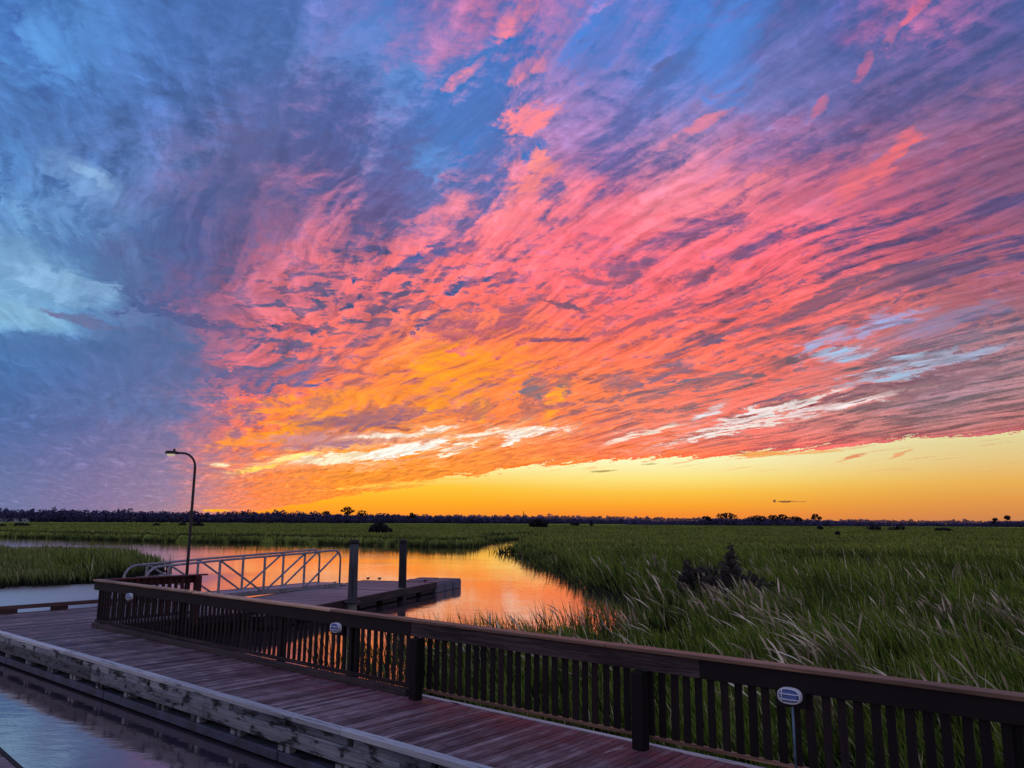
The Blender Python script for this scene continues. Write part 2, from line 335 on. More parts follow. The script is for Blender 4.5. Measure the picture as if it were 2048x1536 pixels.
    def blob(c, px, py, lx, ly, ang, col, st=1., hard=.35, fray=.55):
        a0, e0 = px2ae(px, py); kx = px2ae(px+10, py)[0]-a0; ky = e0-px2ae(px, py+10)[1]
        sx_, sy_ = lx*kx/10, ly*ky/10
        rr_ = max(sx_, sy_)*2.4+1.5
        i0 = max(0, int((e0-rr_-EL0)*PPD)); i1 = min(Hh, int((e0+rr_-EL0)*PPD)); j0 = max(0, int((a0-rr_*1.3-AZ0)*PPD)); j1 = min(W, int((a0+rr_*1.3-AZ0)*PPD))
        if i1 <= i0 or j1 <= j0: return
        sl = np.s_[i0:i1, j0:j1]
        A = az[sl]+n2[sl]*fray*(sx_*.9)+n4[sl]*fray*.35*sx_
        E_ = el[sl]+n4[sl]*fray*(sy_*1.3+.05)+n1[sl]*fray*sy_*.9+n3[sl]*fray*.15
        dx, dy = A-a0, E_-e0; ca, sa = math.cos(R(ang)), math.sin(R(ang))
        u = (dx*ca+dy*sa)/sx_; v = (-dx*sa+dy*ca)/sy_
        f = (1-sstep(u*u+v*v, max(0, 1-hard*1.6), 1+hard*1.6))*st
        f = f*np.clip(1+fray*.8*n3[sl], 0, 1.3)
        if fray >= 1.15: f = f*(.45+.55*sstep(n1[sl]*.4+n2[sl]*.55+n4[sl]*.5, -.22, .10))
        f = f.clip(0, 1)[..., None]
        c[sl] = c[sl]*(1-f)+np.array(lin(col))*(1+.25*n3[sl]+.2*n2[sl])[..., None]*f
    for b in B:
        if sum(lin(b[5])) > 1.75 and b[1] > 640: blob(c, b[0], b[1], b[2]*1.45, b[3]*2.3, b[4], 'FFC090' if b[0] < 1150 else 'E8A8A0', .34, .62, .9)
        blob(c, *b)
    ul = sstep(az, 0, -22)*sstep(el, 9, 16); lum = c.mean(-1, keepdims=True)
    c = c+(lum-c)*(.14*ul)[..., None]; c = c*(1-.10*ul)[..., None]
    ep = [px2ae(*p) for p in edge_pts]
    edge = np.interp(az, [-40]+[p[0] for p in ep]+[60], [-.5]+[p[1] for p in ep]+[9.5])
    ew = el+(fib*.85+n4*.25)*np.clip(edge/2.5, .15, 1)
    below = sstep(edge-ew, -.04, .10)[..., None]
    def rampf(tb):
        p = [q[0] for q in tb]; cc = np.array([lin(q[1]) for q in tb])
        return np.stack([np.interp(np.clip(el, 0, 8)/8, p, cc[:, i]) for i in range(3)], -1)
    bL = rampf([(0, 'F88A34'), (.06, 'FC9A2C'), (.16, 'FFAE28'), (.3, 'FFC83C'), (.5, 'FFF0A0')])
    bM = rampf([(0, 'F08A3C'), (.06, 'FA9030'), (.15, 'FFAA30'), (.26, 'FFC648'), (.38, 'FFE680'), (.52, 'FFF6B8'), (.7, 'FAF4C8')])
    bR = rampf([(0, 'CC8454'), (.07, 'D88C4E'), (.18, 'E49C4C'), (.32, 'ECB258'), (.5, 'E8C884'), (.7, 'E4D8A0'), (.88, 'E8E0AE')])
    f1 = sstep(az, -6, 8)[..., None]; f2 = sstep(az, 10, 34)[..., None]
    band = (bL*(1-f1)+bM*f1)*(1-f2)+bR*f2
    wisp = sstep(fbm(S*1.2+5, T*9, 6, .55), .22, .5)*sstep(el, 2.2, 4.5)*.35   # faint haze streaks
    band = band*(1-wisp[..., None])+lit*wisp[..., None]
    c = c*(1-below)+band*below
    for b in B2: blob(c, *b)
    top = sstep(el, 38, 44)[..., None]; c = c*(1-top)+np.array(lin('8C96C6'))*top
    side = sstep(np.abs(az), 50, 59)[..., None]
    bk = sstep(el, 0, 40)[..., None]; back = np.array(lin('BCA8B8'))*(1-bk)+np.array(lin('A6A6C8'))*bk
    c = c*(1-side)+back*side
    def blur(a, n):
        for ax_i in (0, 1):
            a = sum(np.roll(a, q, ax_i) for q in range(-n, n+1))/(2*n+1)
        return a
    c = c+(c-blur(blur(c, 1), 1))*.30+(c-blur(blur(c, 6), 6))*.28       # crisp cloud edges
    return np.clip(c, .002, 1.15).astype(np.float32)
#SKYFUNC
world = bpy.data.worlds.new('World'); scn.world = world; world.use_nodes = True
k = N(world.node_tree)
for n in list(k.n): k.n.remove(n)
SKY = make_sky()
img = bpy.data.images.new('cloud_field', SKY.shape[1], SKY.shape[0], float_buffer=True)
img.colorspace_settings.name = 'Non-Color'
img.pixels.foreach_set(np.concatenate([SKY, np.ones(SKY.shape[:2]+(1,), np.float32)], -1).ravel())
img.update()
tc = k.n.new('ShaderNodeTexCoord'); sx = k.n.new('ShaderNodeSeparateXYZ'); k.l.new(tc.outputs['Generated'], sx.inputs[0])
X, Y, Z = sx.outputs
AZ = k.m('MULTIPLY', k.m('ARCTAN2', X, Y), 180/math.pi); EL = k.m('MULTIPLY', k.m('ARCSINE', Z), 180/math.pi)
ti = k.n.new('ShaderNodeTexImage'); ti.image = img; ti.extension = 'EXTEND'; ti.interpolation = 'Linear'
k.l.new(k.vec(k.lm(AZ, AZ0, AZ1), k.lm(EL, EL0, EL1)), ti.inputs[0])
sky = ti.outputs[0]
back = k.mix(k.ss(EL, 0., 40.), lin('BCA8B8'), lin('A6A6C8'))
sky = k.mix(k.ss(k.m('ABSOLUTE', AZ), 57., 60.), sky, back)
sky = k.mix(k.ss(EL, 38., 44.), sky, lin('8C96C6'))
SUN_AZ, SUN_EL = -21.0, .3
nish = k.n.new('ShaderNodeTexSky'); nish.sky_type = 'NISHITA'; nish.sun_disc = False
nish.sun_elevation = R(SUN_EL); nish.sun_rotation = R(SUN_AZ)
b1 = k.n.new('ShaderNodeBackground'); k.put(b1.inputs[0], sky); b1.inputs[1].default_value = .97
b2 = k.n.new('ShaderNodeBackground'); k.put(b2.inputs[0], nish.outputs[0]); b2.inputs[1].default_value = .004
ad = k.n.new('ShaderNodeAddShader'); k.l.new(b1.outputs[0], ad.inputs[0]); k.l.new(b2.outputs[0], ad.inputs[1])
wo = k.n.new('ShaderNodeOutputWorld'); k.l.new(ad.outputs[0], wo.inputs[0])
world.cycles.sampling_method = 'MANUAL'; world.cycles.sample_map_resolution = 1024
sl = bpy.data.lights.new('sun', 'SUN'); sl.energy = 2.; sl.angle = R(.5); sl.color = (1, .55, .32)
so = bpy.data.objects.new('sun', sl); COL.objects.link(so)
sd = Vector((math.sin(R(SUN_AZ))*math.cos(R(SUN_EL)), math.cos(R(SUN_AZ))*math.cos(R(SUN_EL)), math.sin(R(SUN_EL))))
so.rotation_euler = sd.to_track_quat('Z', 'Y').to_euler()
#SKYONLY
# ------------------------------------------------------------------ materials
WZ = -0.55                                     # water level; the boardwalk surface is z = 0
def obj_coords(k):
    t = k.n.new('ShaderNodeTexCoord'); return t.outputs['Object']
def wood(name, stops, axis=0, rough=.75, grain=1., blotch=None, spec=.25, bump=.25):
    mt, k, b = new_mat(name); v = obj_coords(k); rnd = k.attr('rnd')
    sc = [34., 34., 34.]; sc[axis] = 1.6
    off = k.n.new('ShaderNodeVectorMath'); off.operation = 'ADD'; k.l.new(v, off.inputs[0]); k.l.new(k.vec(k.m('MULTIPLY', rnd, 37.), k.m('MULTIPLY', rnd, 91.), k.m('MULTIPLY', rnd, 53.)), off.inputs[1])
    g = k.noise(k.map(off.outputs[0], scale=[s_*grain for s_ in sc]), 1., 6., .62, .6)
    sc2 = [3., 3., 3.]; sc2[axis] = .7
    g2 = k.noise(k.map(off.outputs[0], scale=sc2), 1., 4., .6)
    t = k.m('ADD', k.m('ADD', k.m('MULTIPLY', g, .5), k.m('MULTIPLY', g2, .35)), k.m('MULTIPLY', k.m('SUBTRACT', rnd, .5), .28))
    c = k.ramp(t, [(p, lin(h)) for p, h in stops])
    if blotch:
        w = k.noise(k.map(v, scale=blotch[1]), 1., 6., .65)
        c = k.mix(k.ss(w, blotch[2], blotch[2]+.12), c, lin(blotch[0]))
    k.l.new(c, b.inputs['Base Color']); b.inputs['Roughness'].default_value = rough
    b.inputs['Specular IOR Level'].default_value = spec
    k.l.new(k.lm(g, .2, .8, rough-.15, min(1, rough+.15)), b.inputs['Roughness'])
    bp = k.n.new('ShaderNodeBump'); bp.inputs['Strength'].default_value = bump; bp.inputs['Distance'].default_value = .01
    k.l.new(g, bp.inputs['Height']); k.l.new(bp.outputs[0], b.inputs['Normal'])
    return mt
M = {}
# deck boards: weathered mauve brown, redder near the rail foot
mt, k, b = new_mat('deck_boards'); M['deck'] = mt
v = obj_coords(k); rnd = k.attr('rnd'); s3 = k.n.new('ShaderNodeSeparateXYZ'); k.l.new(v, s3.inputs[0])
off = k.n.new('ShaderNodeVectorMath'); off.operation = 'ADD'; k.l.new(v, off.inputs[0]); k.l.new(k.vec(k.m('MULTIPLY', rnd, 7.), k.m('MULTIPLY', rnd, 91.), 0.), off.inputs[1])
g = k.noise(k.map(off.outputs[0], scale=(60, 3.2, 30)), 1., 7., .65, .5); g2 = k.noise(k.map(v, scale=(1.5, 3., 1)), 1., 5., .65)
t = k.m('ADD', k.m('ADD', k.m('MULTIPLY', g, .55), k.m('MULTIPLY', g2, .30)), k.m('MULTIPLY', k.m('SUBTRACT', rnd, .5), .15))
c = k.ramp(t, [(p, lin(h)) for p, h in [(.28, '22181C'), (.37, '48363C'), (.45, '725E64'), (.54, '98888E'), (.66, 'D4CACE')]])
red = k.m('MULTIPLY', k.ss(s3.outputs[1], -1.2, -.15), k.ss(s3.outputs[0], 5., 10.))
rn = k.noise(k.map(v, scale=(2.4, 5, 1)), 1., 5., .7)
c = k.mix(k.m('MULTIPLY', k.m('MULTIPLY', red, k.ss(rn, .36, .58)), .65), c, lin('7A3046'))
mud = k.noise(k.map(v, scale=(1.1, .8, 1), loc=(4, 2, 0)), 1., 6., .7)
c = k.mix(k.m('MULTIPLY', k.ss(mud, .52, .70), .55), c, lin('3A2C34'))
sc_ = k.noise(k.map(v, scale=(5., 1.3, 1), loc=(2, 8, 0)), 1., 7., .72)
c = k.mix(k.m('MULTIPLY', k.ss(sc_, .60, .70), .6), c, lin('C8BEC4'))
k.l.new(c, b.inputs['Base Color']); k.l.new(k.lm(g2, .3, .7, .42, .8), b.inputs['Roughness']); b.inputs['Specular IOR Level'].default_value = .35
bp = k.n.new('ShaderNodeBump'); bp.inputs['Strength'].default_value = .5; bp.inputs['Distance'].default_value = .012
k.l.new(g, bp.inputs['Height']); k.l.new(bp.outputs[0], b.inputs['Normal'])
M['pale_x'] = wood('weathered_pale_timber', [(.2, '2C2E36'), (.38, '5E646C'), (.52, '8A9298'), (.7, 'B8BEC0')], 0, .7, .8, ('18181E', (2.6, 7, 8), .50), bump=.9)
M['pale_top'] = wood('worn_pale_edge', [(.2, '7E838C'), (.45, 'B2B8BE'), (.7, 'E8ECEE')], 0, .6, .8, ('34343C', (1.5, 20, 9), .55))
M['dark_x'] = wood('dark_timber', [(.2, '0A080C'), (.40, '1A1519'), (.54, '30272A'), (.66, '5A4C4E')], 0, .7)
M['dark_y'] = wood('dark_timber_cross', [(.2, '241A1A'), (.42, '4A3634'), (.6, '6E5650'), (.75, '8A7068')], 1, .7)
M['dark_z'] = wood('dark_picket_timber', [(.2, '08060A'), (.42, '141014'), (.58, '281F22'), (.72, '4A3E3E')], 2, .75)
M['post'] = wood('post_timber', [(.2, '08070A'), (.42, '131014'), (.6, '282224'), (.75, '4A4240')], 2, .75, 1, ('2C3A42', (6, 6, 1.2), .60))
M['cap'] = wood('rail_cap_timber', [(.2, '3E3026'), (.42, '806450'), (.55, 'BC9A7C'), (.72, 'E8CCAC')], 0, .55, .9, ('2A1E1A', (1.2, 30, 9), .60), spec=.4, bump=.8)
M['red_z'] = wood('reddish_timber', [(.2, '190B0C'), (.45, '381819'), (.7, '5A2A28')], 2, .7)
M['red_x'] = wood('reddish_cap_timber', [(.2, '2A1616'), (.45, '4C2828'), (.7, '744640')], 1, .65)
M['pile'] = wood('creosoted_pile', [(.2, '14161A'), (.42, '2E3036'), (.58, '50525A'), (.75, '7A7A80')], 2, .8, .5, ('12100F', (3, 3, .8), .57), bump=.7)
M['float_deck'] = wood('float_deck_boards', [(.2, '4A4248'), (.42, '746A72'), (.6, '988E96'), (.75, 'B4AAB0')], 1, .6)
def plain(name, col, rough=.6, metal=0., spec=.5, scale=8., amt=.35, bump=0.):
    mt, k, b = new_mat(name); v = obj_coords(k)
    n = k.noise(k.map(v, scale=(scale, scale, scale)), 1., 6., .65); c0 = lin(col)
    c = k.mix(k.ss(n, .3, .7), [x*(1-amt) for x in c0], [min(1, x*(1+amt)) for x in c0])
    k.l.new(c, b.inputs['Base Color']); k.l.new(k.lm(n, .3, .7, max(.05, rough-.12), rough+.12), b.inputs['Roughness'])
    b.inputs['Metallic'].default_value = metal; b.inputs['Specular IOR Level'].default_value = spec
    if bump:
        bp = k.n.new('ShaderNodeBump'); bp.inputs['Strength'].default_value = bump; bp.inputs['Distance'].default_value = .02
        k.l.new(n, bp.inputs['Height']); k.l.new(bp.outputs[0], b.inputs['Normal'])
    return mt
M['alu'] = plain('weathered_aluminium', '888A94', .45, .6)
M['alu_deck'] = plain('aluminium_walk_surface', '8A8C96', .5, .5, scale=20)
M['black'] = plain('black_rubber', '16161A', .7)
M['lamp_metal'] = plain('painted_lamp_metal', '242428', .5, .3)
M['drum'] = plain('blue_grey_float_plastic', '585E70', .5, scale=5, amt=.5, bump=.3)
M['cleat'] = plain('galvanised_cleat', '3A3A3E', .5, .6)
M['fixture'] = plain('fixture_enamel', 'D4DCE6', .45, amt=.15)
M['lens_glass'] = plain('frosted_lens_glass', '4E6AA8', .3, amt=.2, scale=30)
M['conduit'] = plain('blue_grey_conduit', '5C7C90', .5)
M['trunk'] = plain('bark', '3A2E28', .9)
M['house_wall'] = plain('house_siding', 'B8C0D0', .8, amt=.1)
M['house_roof'] = plain('house_shingles', '5A5A62', .9)
mt, k, b = new_mat('lamp_lens'); M['lamp_lens'] = mt
b.inputs['Base Color'].default_value = (.8, .74, .55, 1); b.inputs['Roughness'].default_value = .3
b.inputs['Emission Color'].default_value = (1, .85, .55, 1); b.inputs['Emission Strength'].default_value = .45

mt = M['pile']; k = N(mt.node_tree); b = k.n['Principled BSDF']; s3 = k.n.new('ShaderNodeSeparateXYZ'); v = obj_coords(k); k.l.new(v, s3.inputs[0])
old = b.inputs['Base Color'].links[0].from_socket; nz = k.noise(k.map(v, scale=(14, 14, 9)), 1., 4., .7)
zz2 = k.m('ADD', s3.outputs[2], k.m('MULTIPLY', nz, .35))
c = k.mix(k.m('MULTIPLY', k.ss(zz2, 1.62, 1.45), .7), old, lin('8A8880')); c = k.mix(k.ss(zz2, 1.28, 1.18), c, lin('14160F'))
k.l.new(c, b.inputs['Base Color'])
# water
mt, k, b = new_mat('water'); M['water'] = mt
v = k.n.new('ShaderNodeNewGeometry').outputs['Position']
b.inputs['Base Color'].default_value = (.085, .070, .095, 1); b.inputs['Roughness'].default_value = .4; b.inputs['Specular IOR Level'].default_value = 0
patch = k.ss(k.noise(k.map(v, scale=(.05, .09, 1), rot=(0, 0, .4)), 1., 3., .5), .42, .62)
na = k.noise(k.map(v, scale=(1.1, 2.6, 1), rot=(0, 0, .15)), 1., 5., .55, .3)
nb_ = k.noise(k.map(v, scale=(4.5, 9., 1), rot=(0, 0, -.1)), 1., 3., .5)
nc = k.noise(k.map(v, scale=(.35, .8, 1)), 1., 2., .5)
hgt = k.m('ADD', k.m('ADD', k.m('MULTIPLY', na, .0075), k.m('MULTIPLY', nb_, .0020)), k.m('MULTIPLY', nc, .006))
hgt = k.m('MULTIPLY', hgt, k.lm(patch, 0., 1., .45, 1.))
s3 = k.n.new('ShaderNodeSeparateXYZ'); k.l.new(v, s3.inputs[0])
ruf = k.m('MULTIPLY', k.ss(s3.outputs[0], -13., -17.), k.ss(s3.outputs[1], 48., 40.))
hgt = k.m('MULTIPLY', hgt, k.lm(ruf, 0., 1., 1., 4.))
bp = k.n.new('ShaderNodeBump'); bp.inputs['Strength'].default_value = 1.; bp.inputs['Distance'].default_value = 1.
k.l.new(hgt, bp.inputs['Height'])
gl = k.n.new('ShaderNodeBsdfGlossy'); k.l.new(k.lm(ruf, 0., 1., .03, .34), gl.inputs['Roughness']); k.l.new(bp.outputs[0], gl.inputs['Normal'])
fr = k.n.new('ShaderNodeFresnel'); fr.inputs['IOR'].default_value = 1.4; k.l.new(bp.outputs[0], fr.inputs['Normal'])
mx = k.n.new('ShaderNodeMixShader'); k.l.new(k.lm(fr.outputs[0], .02, .75, .50, .97), mx.inputs[0])
k.l.new(k.mix(k.ss(fr.outputs[0], .05, .5), (.95, .80, .80), (1, .86, .78)), gl.inputs['Color'])
k.l.new(b.outputs[0], mx.inputs[1]); k.l.new(gl.outputs[0], mx.inputs[2]); k.l.new(mx.outputs[0], k.n['Material Output'].inputs[0])

# grass and foliage: 'h' height along the blade, 'rnd' blade tone, 'wet' large patches
def blade_mat(name, base, lo, hi, pale, pale_at=.90, tr=.25):
    mt, k, b = new_mat(name); h = k.attr('h'); rn = k.attr('rnd'); v = k.n.new('ShaderNodeNewGeometry').outputs['Position']
    p = k.noise(k.map(v, scale=(.11, .07, .1)), 1., 4., .6); p2 = k.noise(k.map(v, scale=(.6, .35, .1)), 1., 3., .6); p3 = k.noise(k.map(v, scale=(.012, .034, .0)), 1., 5., .6); p4 = k.noise(k.map(v, scale=(.25, .16, .0), loc=(9, 4, 0)), 1., 5., .65)
    t = k.m('ADD', k.m('ADD', k.m('MULTIPLY', rn, .45), k.m('MULTIPLY', p, .7)), k.m('MULTIPLY', p2, .35))
    c = k.mix(k.ss(t, .45, 1.05), lin(lo), lin(hi))
    c = k.mix(k.m('MULTIPLY', k.ss(p3, .50, .66), .75), c, [x*.42 for x in lin(hi)])
    c = k.mix(k.m('MULTIPLY', k.ss(p4, .54, .68), .6), c, lin('4A4028'))
    c = k.mix(k.ss(h, .85, .1), c, lin(base))  # shade among the stems painted in: blades darken towards their feet
    c = k.mix(k.m('MULTIPLY', k.ss(rn, pale_at, pale_at+.02), k.ss(h, .25, .6)), c, lin(pale))
    k.l.new(c, b.inputs['Base Color']); b.inputs['Roughness'].default_value = .6; b.inputs['Specular IOR Level'].default_value = .25
    tl = k.n.new('ShaderNodeBsdfTranslucent'); k.l.new(c, tl.inputs[0])
    mx = k.n.new('ShaderNodeMixShader'); mx.inputs[0].default_value = tr
    out = k.n['Material Output']; k.l.new(b.outputs[0], mx.inputs[1]); k.l.new(tl.outputs[0], mx.inputs[2]); k.l.new(mx.outputs[0], out.inputs[0])
    return mt
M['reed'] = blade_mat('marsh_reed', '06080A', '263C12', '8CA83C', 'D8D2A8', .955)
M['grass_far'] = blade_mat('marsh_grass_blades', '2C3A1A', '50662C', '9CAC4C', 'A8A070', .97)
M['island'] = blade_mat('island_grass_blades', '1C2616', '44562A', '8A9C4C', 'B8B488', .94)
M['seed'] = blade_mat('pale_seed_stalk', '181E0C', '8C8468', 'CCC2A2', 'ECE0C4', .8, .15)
mt, k, b = new_mat('marsh_ground'); M['ground'] = mt
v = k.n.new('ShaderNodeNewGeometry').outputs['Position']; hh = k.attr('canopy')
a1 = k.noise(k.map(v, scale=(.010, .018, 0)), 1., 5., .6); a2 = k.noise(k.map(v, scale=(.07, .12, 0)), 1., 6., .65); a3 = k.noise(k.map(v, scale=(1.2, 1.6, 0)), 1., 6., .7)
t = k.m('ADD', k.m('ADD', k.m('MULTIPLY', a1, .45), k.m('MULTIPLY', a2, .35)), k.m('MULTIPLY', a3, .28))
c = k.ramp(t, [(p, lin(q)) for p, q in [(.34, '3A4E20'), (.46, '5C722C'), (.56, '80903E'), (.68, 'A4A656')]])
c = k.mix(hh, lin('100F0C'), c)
k.l.new(c, b.inputs['Base Color']); b.inputs['Roughness'].default_value = .95; b.inputs['Specular IOR Level'].default_value = .05
bp = k.n.new('ShaderNodeBump'); bp.inputs['Strength'].default_value = .8; bp.inputs['Distance'].default_value = .3
k.l.new(a3, bp.inputs['Height']); k.l.new(bp.outputs[0], b.inputs['Normal'])
def leaf_mat(name, lo, hi):
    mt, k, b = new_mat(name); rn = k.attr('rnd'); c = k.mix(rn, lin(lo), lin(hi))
    k.l.new(c, b.inputs['Base Color']); b.inputs['Roughness'].default_value = .8; b.inputs['Specular IOR Level'].default_value = .1
    return mt
M['leaf_dark'] = leaf_mat('dark_foliage', '14161C', '34363E')
M['leaf_purple'] = leaf_mat('dusky_shrub_foliage', '15171A', '5C5654')
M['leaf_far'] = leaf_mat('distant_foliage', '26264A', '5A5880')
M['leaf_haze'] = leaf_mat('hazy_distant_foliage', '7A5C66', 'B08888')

# ------------------------------------------------------------------ terrain and water
_A = at(190, 1252, 0); TH = R(-40.3); cd, sdn = math.cos(TH), math.sin(TH)
def T_(L, y, z=0):                                   # boardwalk frame: L along the rail, y away from the walkway
    return (_A[0]+cd*L-sdn*y, _A[1]+sdn*L+cd*y, z)
def wp(*pts, z=WZ): return [at(p[0], p[1], z) for p in pts]
def T2d(L, y): return T_(L, y)[:2]
water_poly = [T2d(11.2, .9), T2d(11.6, -.9), T2d(34, -.9), T2d(34, -60), (-90, -40), (-330, 120), (-170, 165)] \
    + wp((0, 1073.5), (120, 1077), (330, 1083), (600, 1087), (760, 1091), (900, 1094), (945, 1093), (970, 1086), (1010, 1080), (1056, 1077), (1130, 1075.5), (1120, 1077.6), (1066, 1079), (1062, 1083), (1100, 1087), (1096, 1092), (1055, 1097), (1016, 1105),
          (1050, 1113), (1085, 1126), (1120, 1140), (1160, 1158), (1200, 1175), (1268, 1195), (1312, 1222), (1322, 1245), (1272, 1262), (1180, 1280), (1080, 1285), (1000, 1296), (930, 1310), (870, 1330), (800, 1350))
isl = wp((-500, 1215), (0, 1178), (110, 1173), (190, 1167), (262, 1158), (318, 1147), (348, 1134))+[at(335, 1116, .2), at(250, 1100, .3), at(140, 1093, .35), at(0, 1090, .35), at(-600, 1090, .35)]
WP, IP = np.array(water_poly), np.array(isl)
def inside(P, x, y):
    r = np.zeros(x.shape, bool); n = len(P)
    for i in range(n):
        x0, y0 = P[i]; x1, y1 = P[(i+1) % n]
        if y0 == y1: continue
        cnd = ((y0 > y) != (y1 > y)) & (x < (x1-x0)*(y-y0)/(y1-y0)+x0)
        r ^= cnd
    return r
def pdist(P, x, y):
    d = np.full(x.shape, 1e9); n = len(P)
    for i in range(n):
        x0, y0 = P[i]; x1, y1 = P[(i+1) % n]; vx, vy = x1-x0, y1-y0; L2 = vx*vx+vy*vy
        t = np.clip(((x-x0)*vx+(y-y0)*vy)/L2, 0, 1); d = np.minimum(d, np.hypot(x-x0-t*vx, y-y0-t*vy))
    return d
def land_sd(x, y):                                   # >0 on land
    wob = fbm(x*.35, y*.35, 3)*np.clip(np.hypot(x, y)*.02, .25, 2.2)
    dw = pdist(WP, x, y); dw = np.where(inside(WP, x, y), -dw, dw)
    di = pdist(IP, x, y); di = np.where(inside(IP, x, y), di, -di)
    return np.maximum(dw, di)+wob
def canopy_amt(x, y): return sstep(np.hypot(x, y), 38, 75)
def ground_z(x, y):
    sd_ = land_sd(x, y); r = np.hypot(x, y)
    w = np.clip(r*.012, .35, 3)
    cn = canopy_amt(x, y)
    hum = fbm(x*.05, y*.05, 3)*.12+fbm(x*.4, y*.4, 2)*.06
    top = -.45+cn*(.70+hum*(1+r*.001))
    return np.where(sd_ < 0, -1.6, np.where(sd_ < w, -.52+(top+.52)*sstep(sd_, 0, w), top)), sd_, cn
NA, NR = 900, 330
aa = np.concatenate([np.linspace(-62, 62, 760), np.linspace(62, 298, 141)[1:-1]]); aa = np.radians(aa); NA = len(aa)
rr = np.concatenate([[.0], np.geomspace(1.5, 9000, NR-1)])
GA, GR = np.meshgrid(aa, rr); gx, gy = GR*np.sin(GA), GR*np.cos(GA)
gz, gsd, gcn = ground_z(gx, gy)
near_bed = GR < 3.5; gz = np.where(near_bed, -1.6, gz)
idx = np.arange(NA*NR).reshape(NR, NA); nx = np.roll(idx, -1, 1)
Q = np.stack([idx[:-1], nx[:-1], nx[1:], idx[1:]], -1).reshape(-1, 4)[:, ::-1]
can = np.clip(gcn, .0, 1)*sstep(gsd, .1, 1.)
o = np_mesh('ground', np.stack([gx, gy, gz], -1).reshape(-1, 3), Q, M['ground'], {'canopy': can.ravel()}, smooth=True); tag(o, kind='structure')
wm = MB(); wm.box(-420, 160, -120, 320, WZ-.02, WZ); o = wm.build('water', M['water']); tag(o, kind='structure')

# ------------------------------------------------------------------ grass (stuff)
def blades(name, x, y, z, hgt, wid, mat, lean=(-.30, .05), leanv=.16, curve=.55, rnd=None, label=None, cat='grass', seg=3, face=.6, feather=False):
    n = len(x); th = np.arctan2(x, y)+rng.normal(0, face, n)           # blade face, mostly towards the shore side
    wx, wy = np.cos(th), -np.sin(th)
    lx = (lean[0]+rng.normal(0, leanv, n))*hgt; ly = (lean[1]+rng.normal(0, leanv, n))*hgt
    rnd = rng.random(n) if rnd is None else rnd
    V = np.zeros((n, (seg+1)*2, 3)); Hh = np.zeros((n, (seg+1)*2))
    for i in range(seg+1):
        t = i/seg; b_ = t*(1-curve)+curve*t*t*(1.15 if curve > .7 else 1)
        zz_ = hgt*(t-.18*np.abs(lx/hgt)*2*t*t*(1+curve)); w = wid*(.16+.75*math.exp(-((t-.78)/.17)**2))*(1 if t < 1 else .15) if feather else wid*(1-t)**.6*.5+wid*.06
        cx, cy = x+lx*b_*1.1, y+ly*b_*1.1
        V[:, 2*i] = np.stack([cx-wx*w, cy-wy*w, z+zz_], -1); V[:, 2*i+1] = np.stack([cx+wx*w, cy+wy*w, z+zz_], -1)
        Hh[:, 2*i] = Hh[:, 2*i+1] = t
    base = (np.arange(n)*(seg+1)*2)[:, None]
    Q = np.concatenate([np.stack([base[:, 0]+2*i, base[:, 0]+2*i+1, base[:, 0]+2*i+3, base[:, 0]+2*i+2], -1) for i in range(seg)])
    o = np_mesh(name, V.reshape(-1, 3), Q, mat, {'h': Hh.ravel(), 'rnd': np.repeat(rnd, (seg+1)*2)})
    tag(o, label, cat, kind='stuff'); return o
def scatter(n, a0, a1, r0, r1, power=1.):
    a = np.radians(rng.uniform(a0, a1, n)); u = rng.random(n)**power; r = r0*(r1/r0)**u
    return r*np.sin(a), r*np.cos(a), r
ax_, ay_ = T2d(0, 0)
def in_walk(x, y, pad=0.):                            # under the boardwalk or the landing
    dx, dy = x-ax_, y-ay_; L = dx*cd+dy*sdn; w = -dx*sdn+dy*cd
    return ((w < .25+pad) & (w > -60)) | ((L < .3) & (w < 5.2))
# near reeds
x, y, r = scatter(330000, -30, 56, 5.5, 62, 1.05)
gz_, sd_, cn_ = ground_z(x, y)
dens = np.clip(fbm(x*.22, y*.16, 4)*1.7+.80, .12, 1)*np.clip(fbm(x*.9, y*.7, 3)*1.8+.85, .25, 1)
ok = (sd_ > rng.random(len(x))**2*.9-.25*(r > 14)) & ~in_walk(x, y, .1) & (rng.random(len(x)) < dens)
x, y, r, gz_, sd_, cn_ = [q[ok] for q in (x, y, r, gz_, sd_, cn_)]
tall = np.clip(.92+fbm(x*.12, y*.10, 3)*.75, .55, 1.35)
nearshort = sstep(-(x-ax_)*sdn+(y-ay_)*cd, .2, 3.2)      # low growth beside the rail
nb2 = 1-(1-sstep(x, 3.5, 8.5))*(1-sstep(y, 30, 36))*.55
tus = np.clip(1+fbm(x*.9, y*.7, 3)*.75, .45, 1.45)
hgt = tall*nb2*tus*(.62+.50*nearshort)*rng.uniform(.72, 1.18, len(x))*(1-.62*cn_)
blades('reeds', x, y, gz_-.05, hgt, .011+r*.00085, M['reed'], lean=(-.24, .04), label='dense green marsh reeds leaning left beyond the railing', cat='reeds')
print('reeds', len(x))
# sparse fringe standing in the water along the curved bank and in front of the near bank
x, y, r = scatter(60000, -12, 22, 17, 110)
gz_, sd_, cn_ = ground_z(x, y)
ok = (sd_ < .2) & (sd_ > -1.5*rng.random(len(x))**2-.012*r*.6) & ~in_walk(x, y, .5) & (x > -4) & (rng.random(len(x)) < .38)
x, y, r = [q[ok] for q in (x, y, r)]
blades('shore_reeds', x, y, np.full(len(x), WZ-.1), rng.uniform(.45, 1.15, len(x))*(1-.25*(r > 50)), .010+r*.00075, M['reed'], lean=(-.30, .02), label='thin reeds standing in the orange water along the curved bank', cat='reeds')
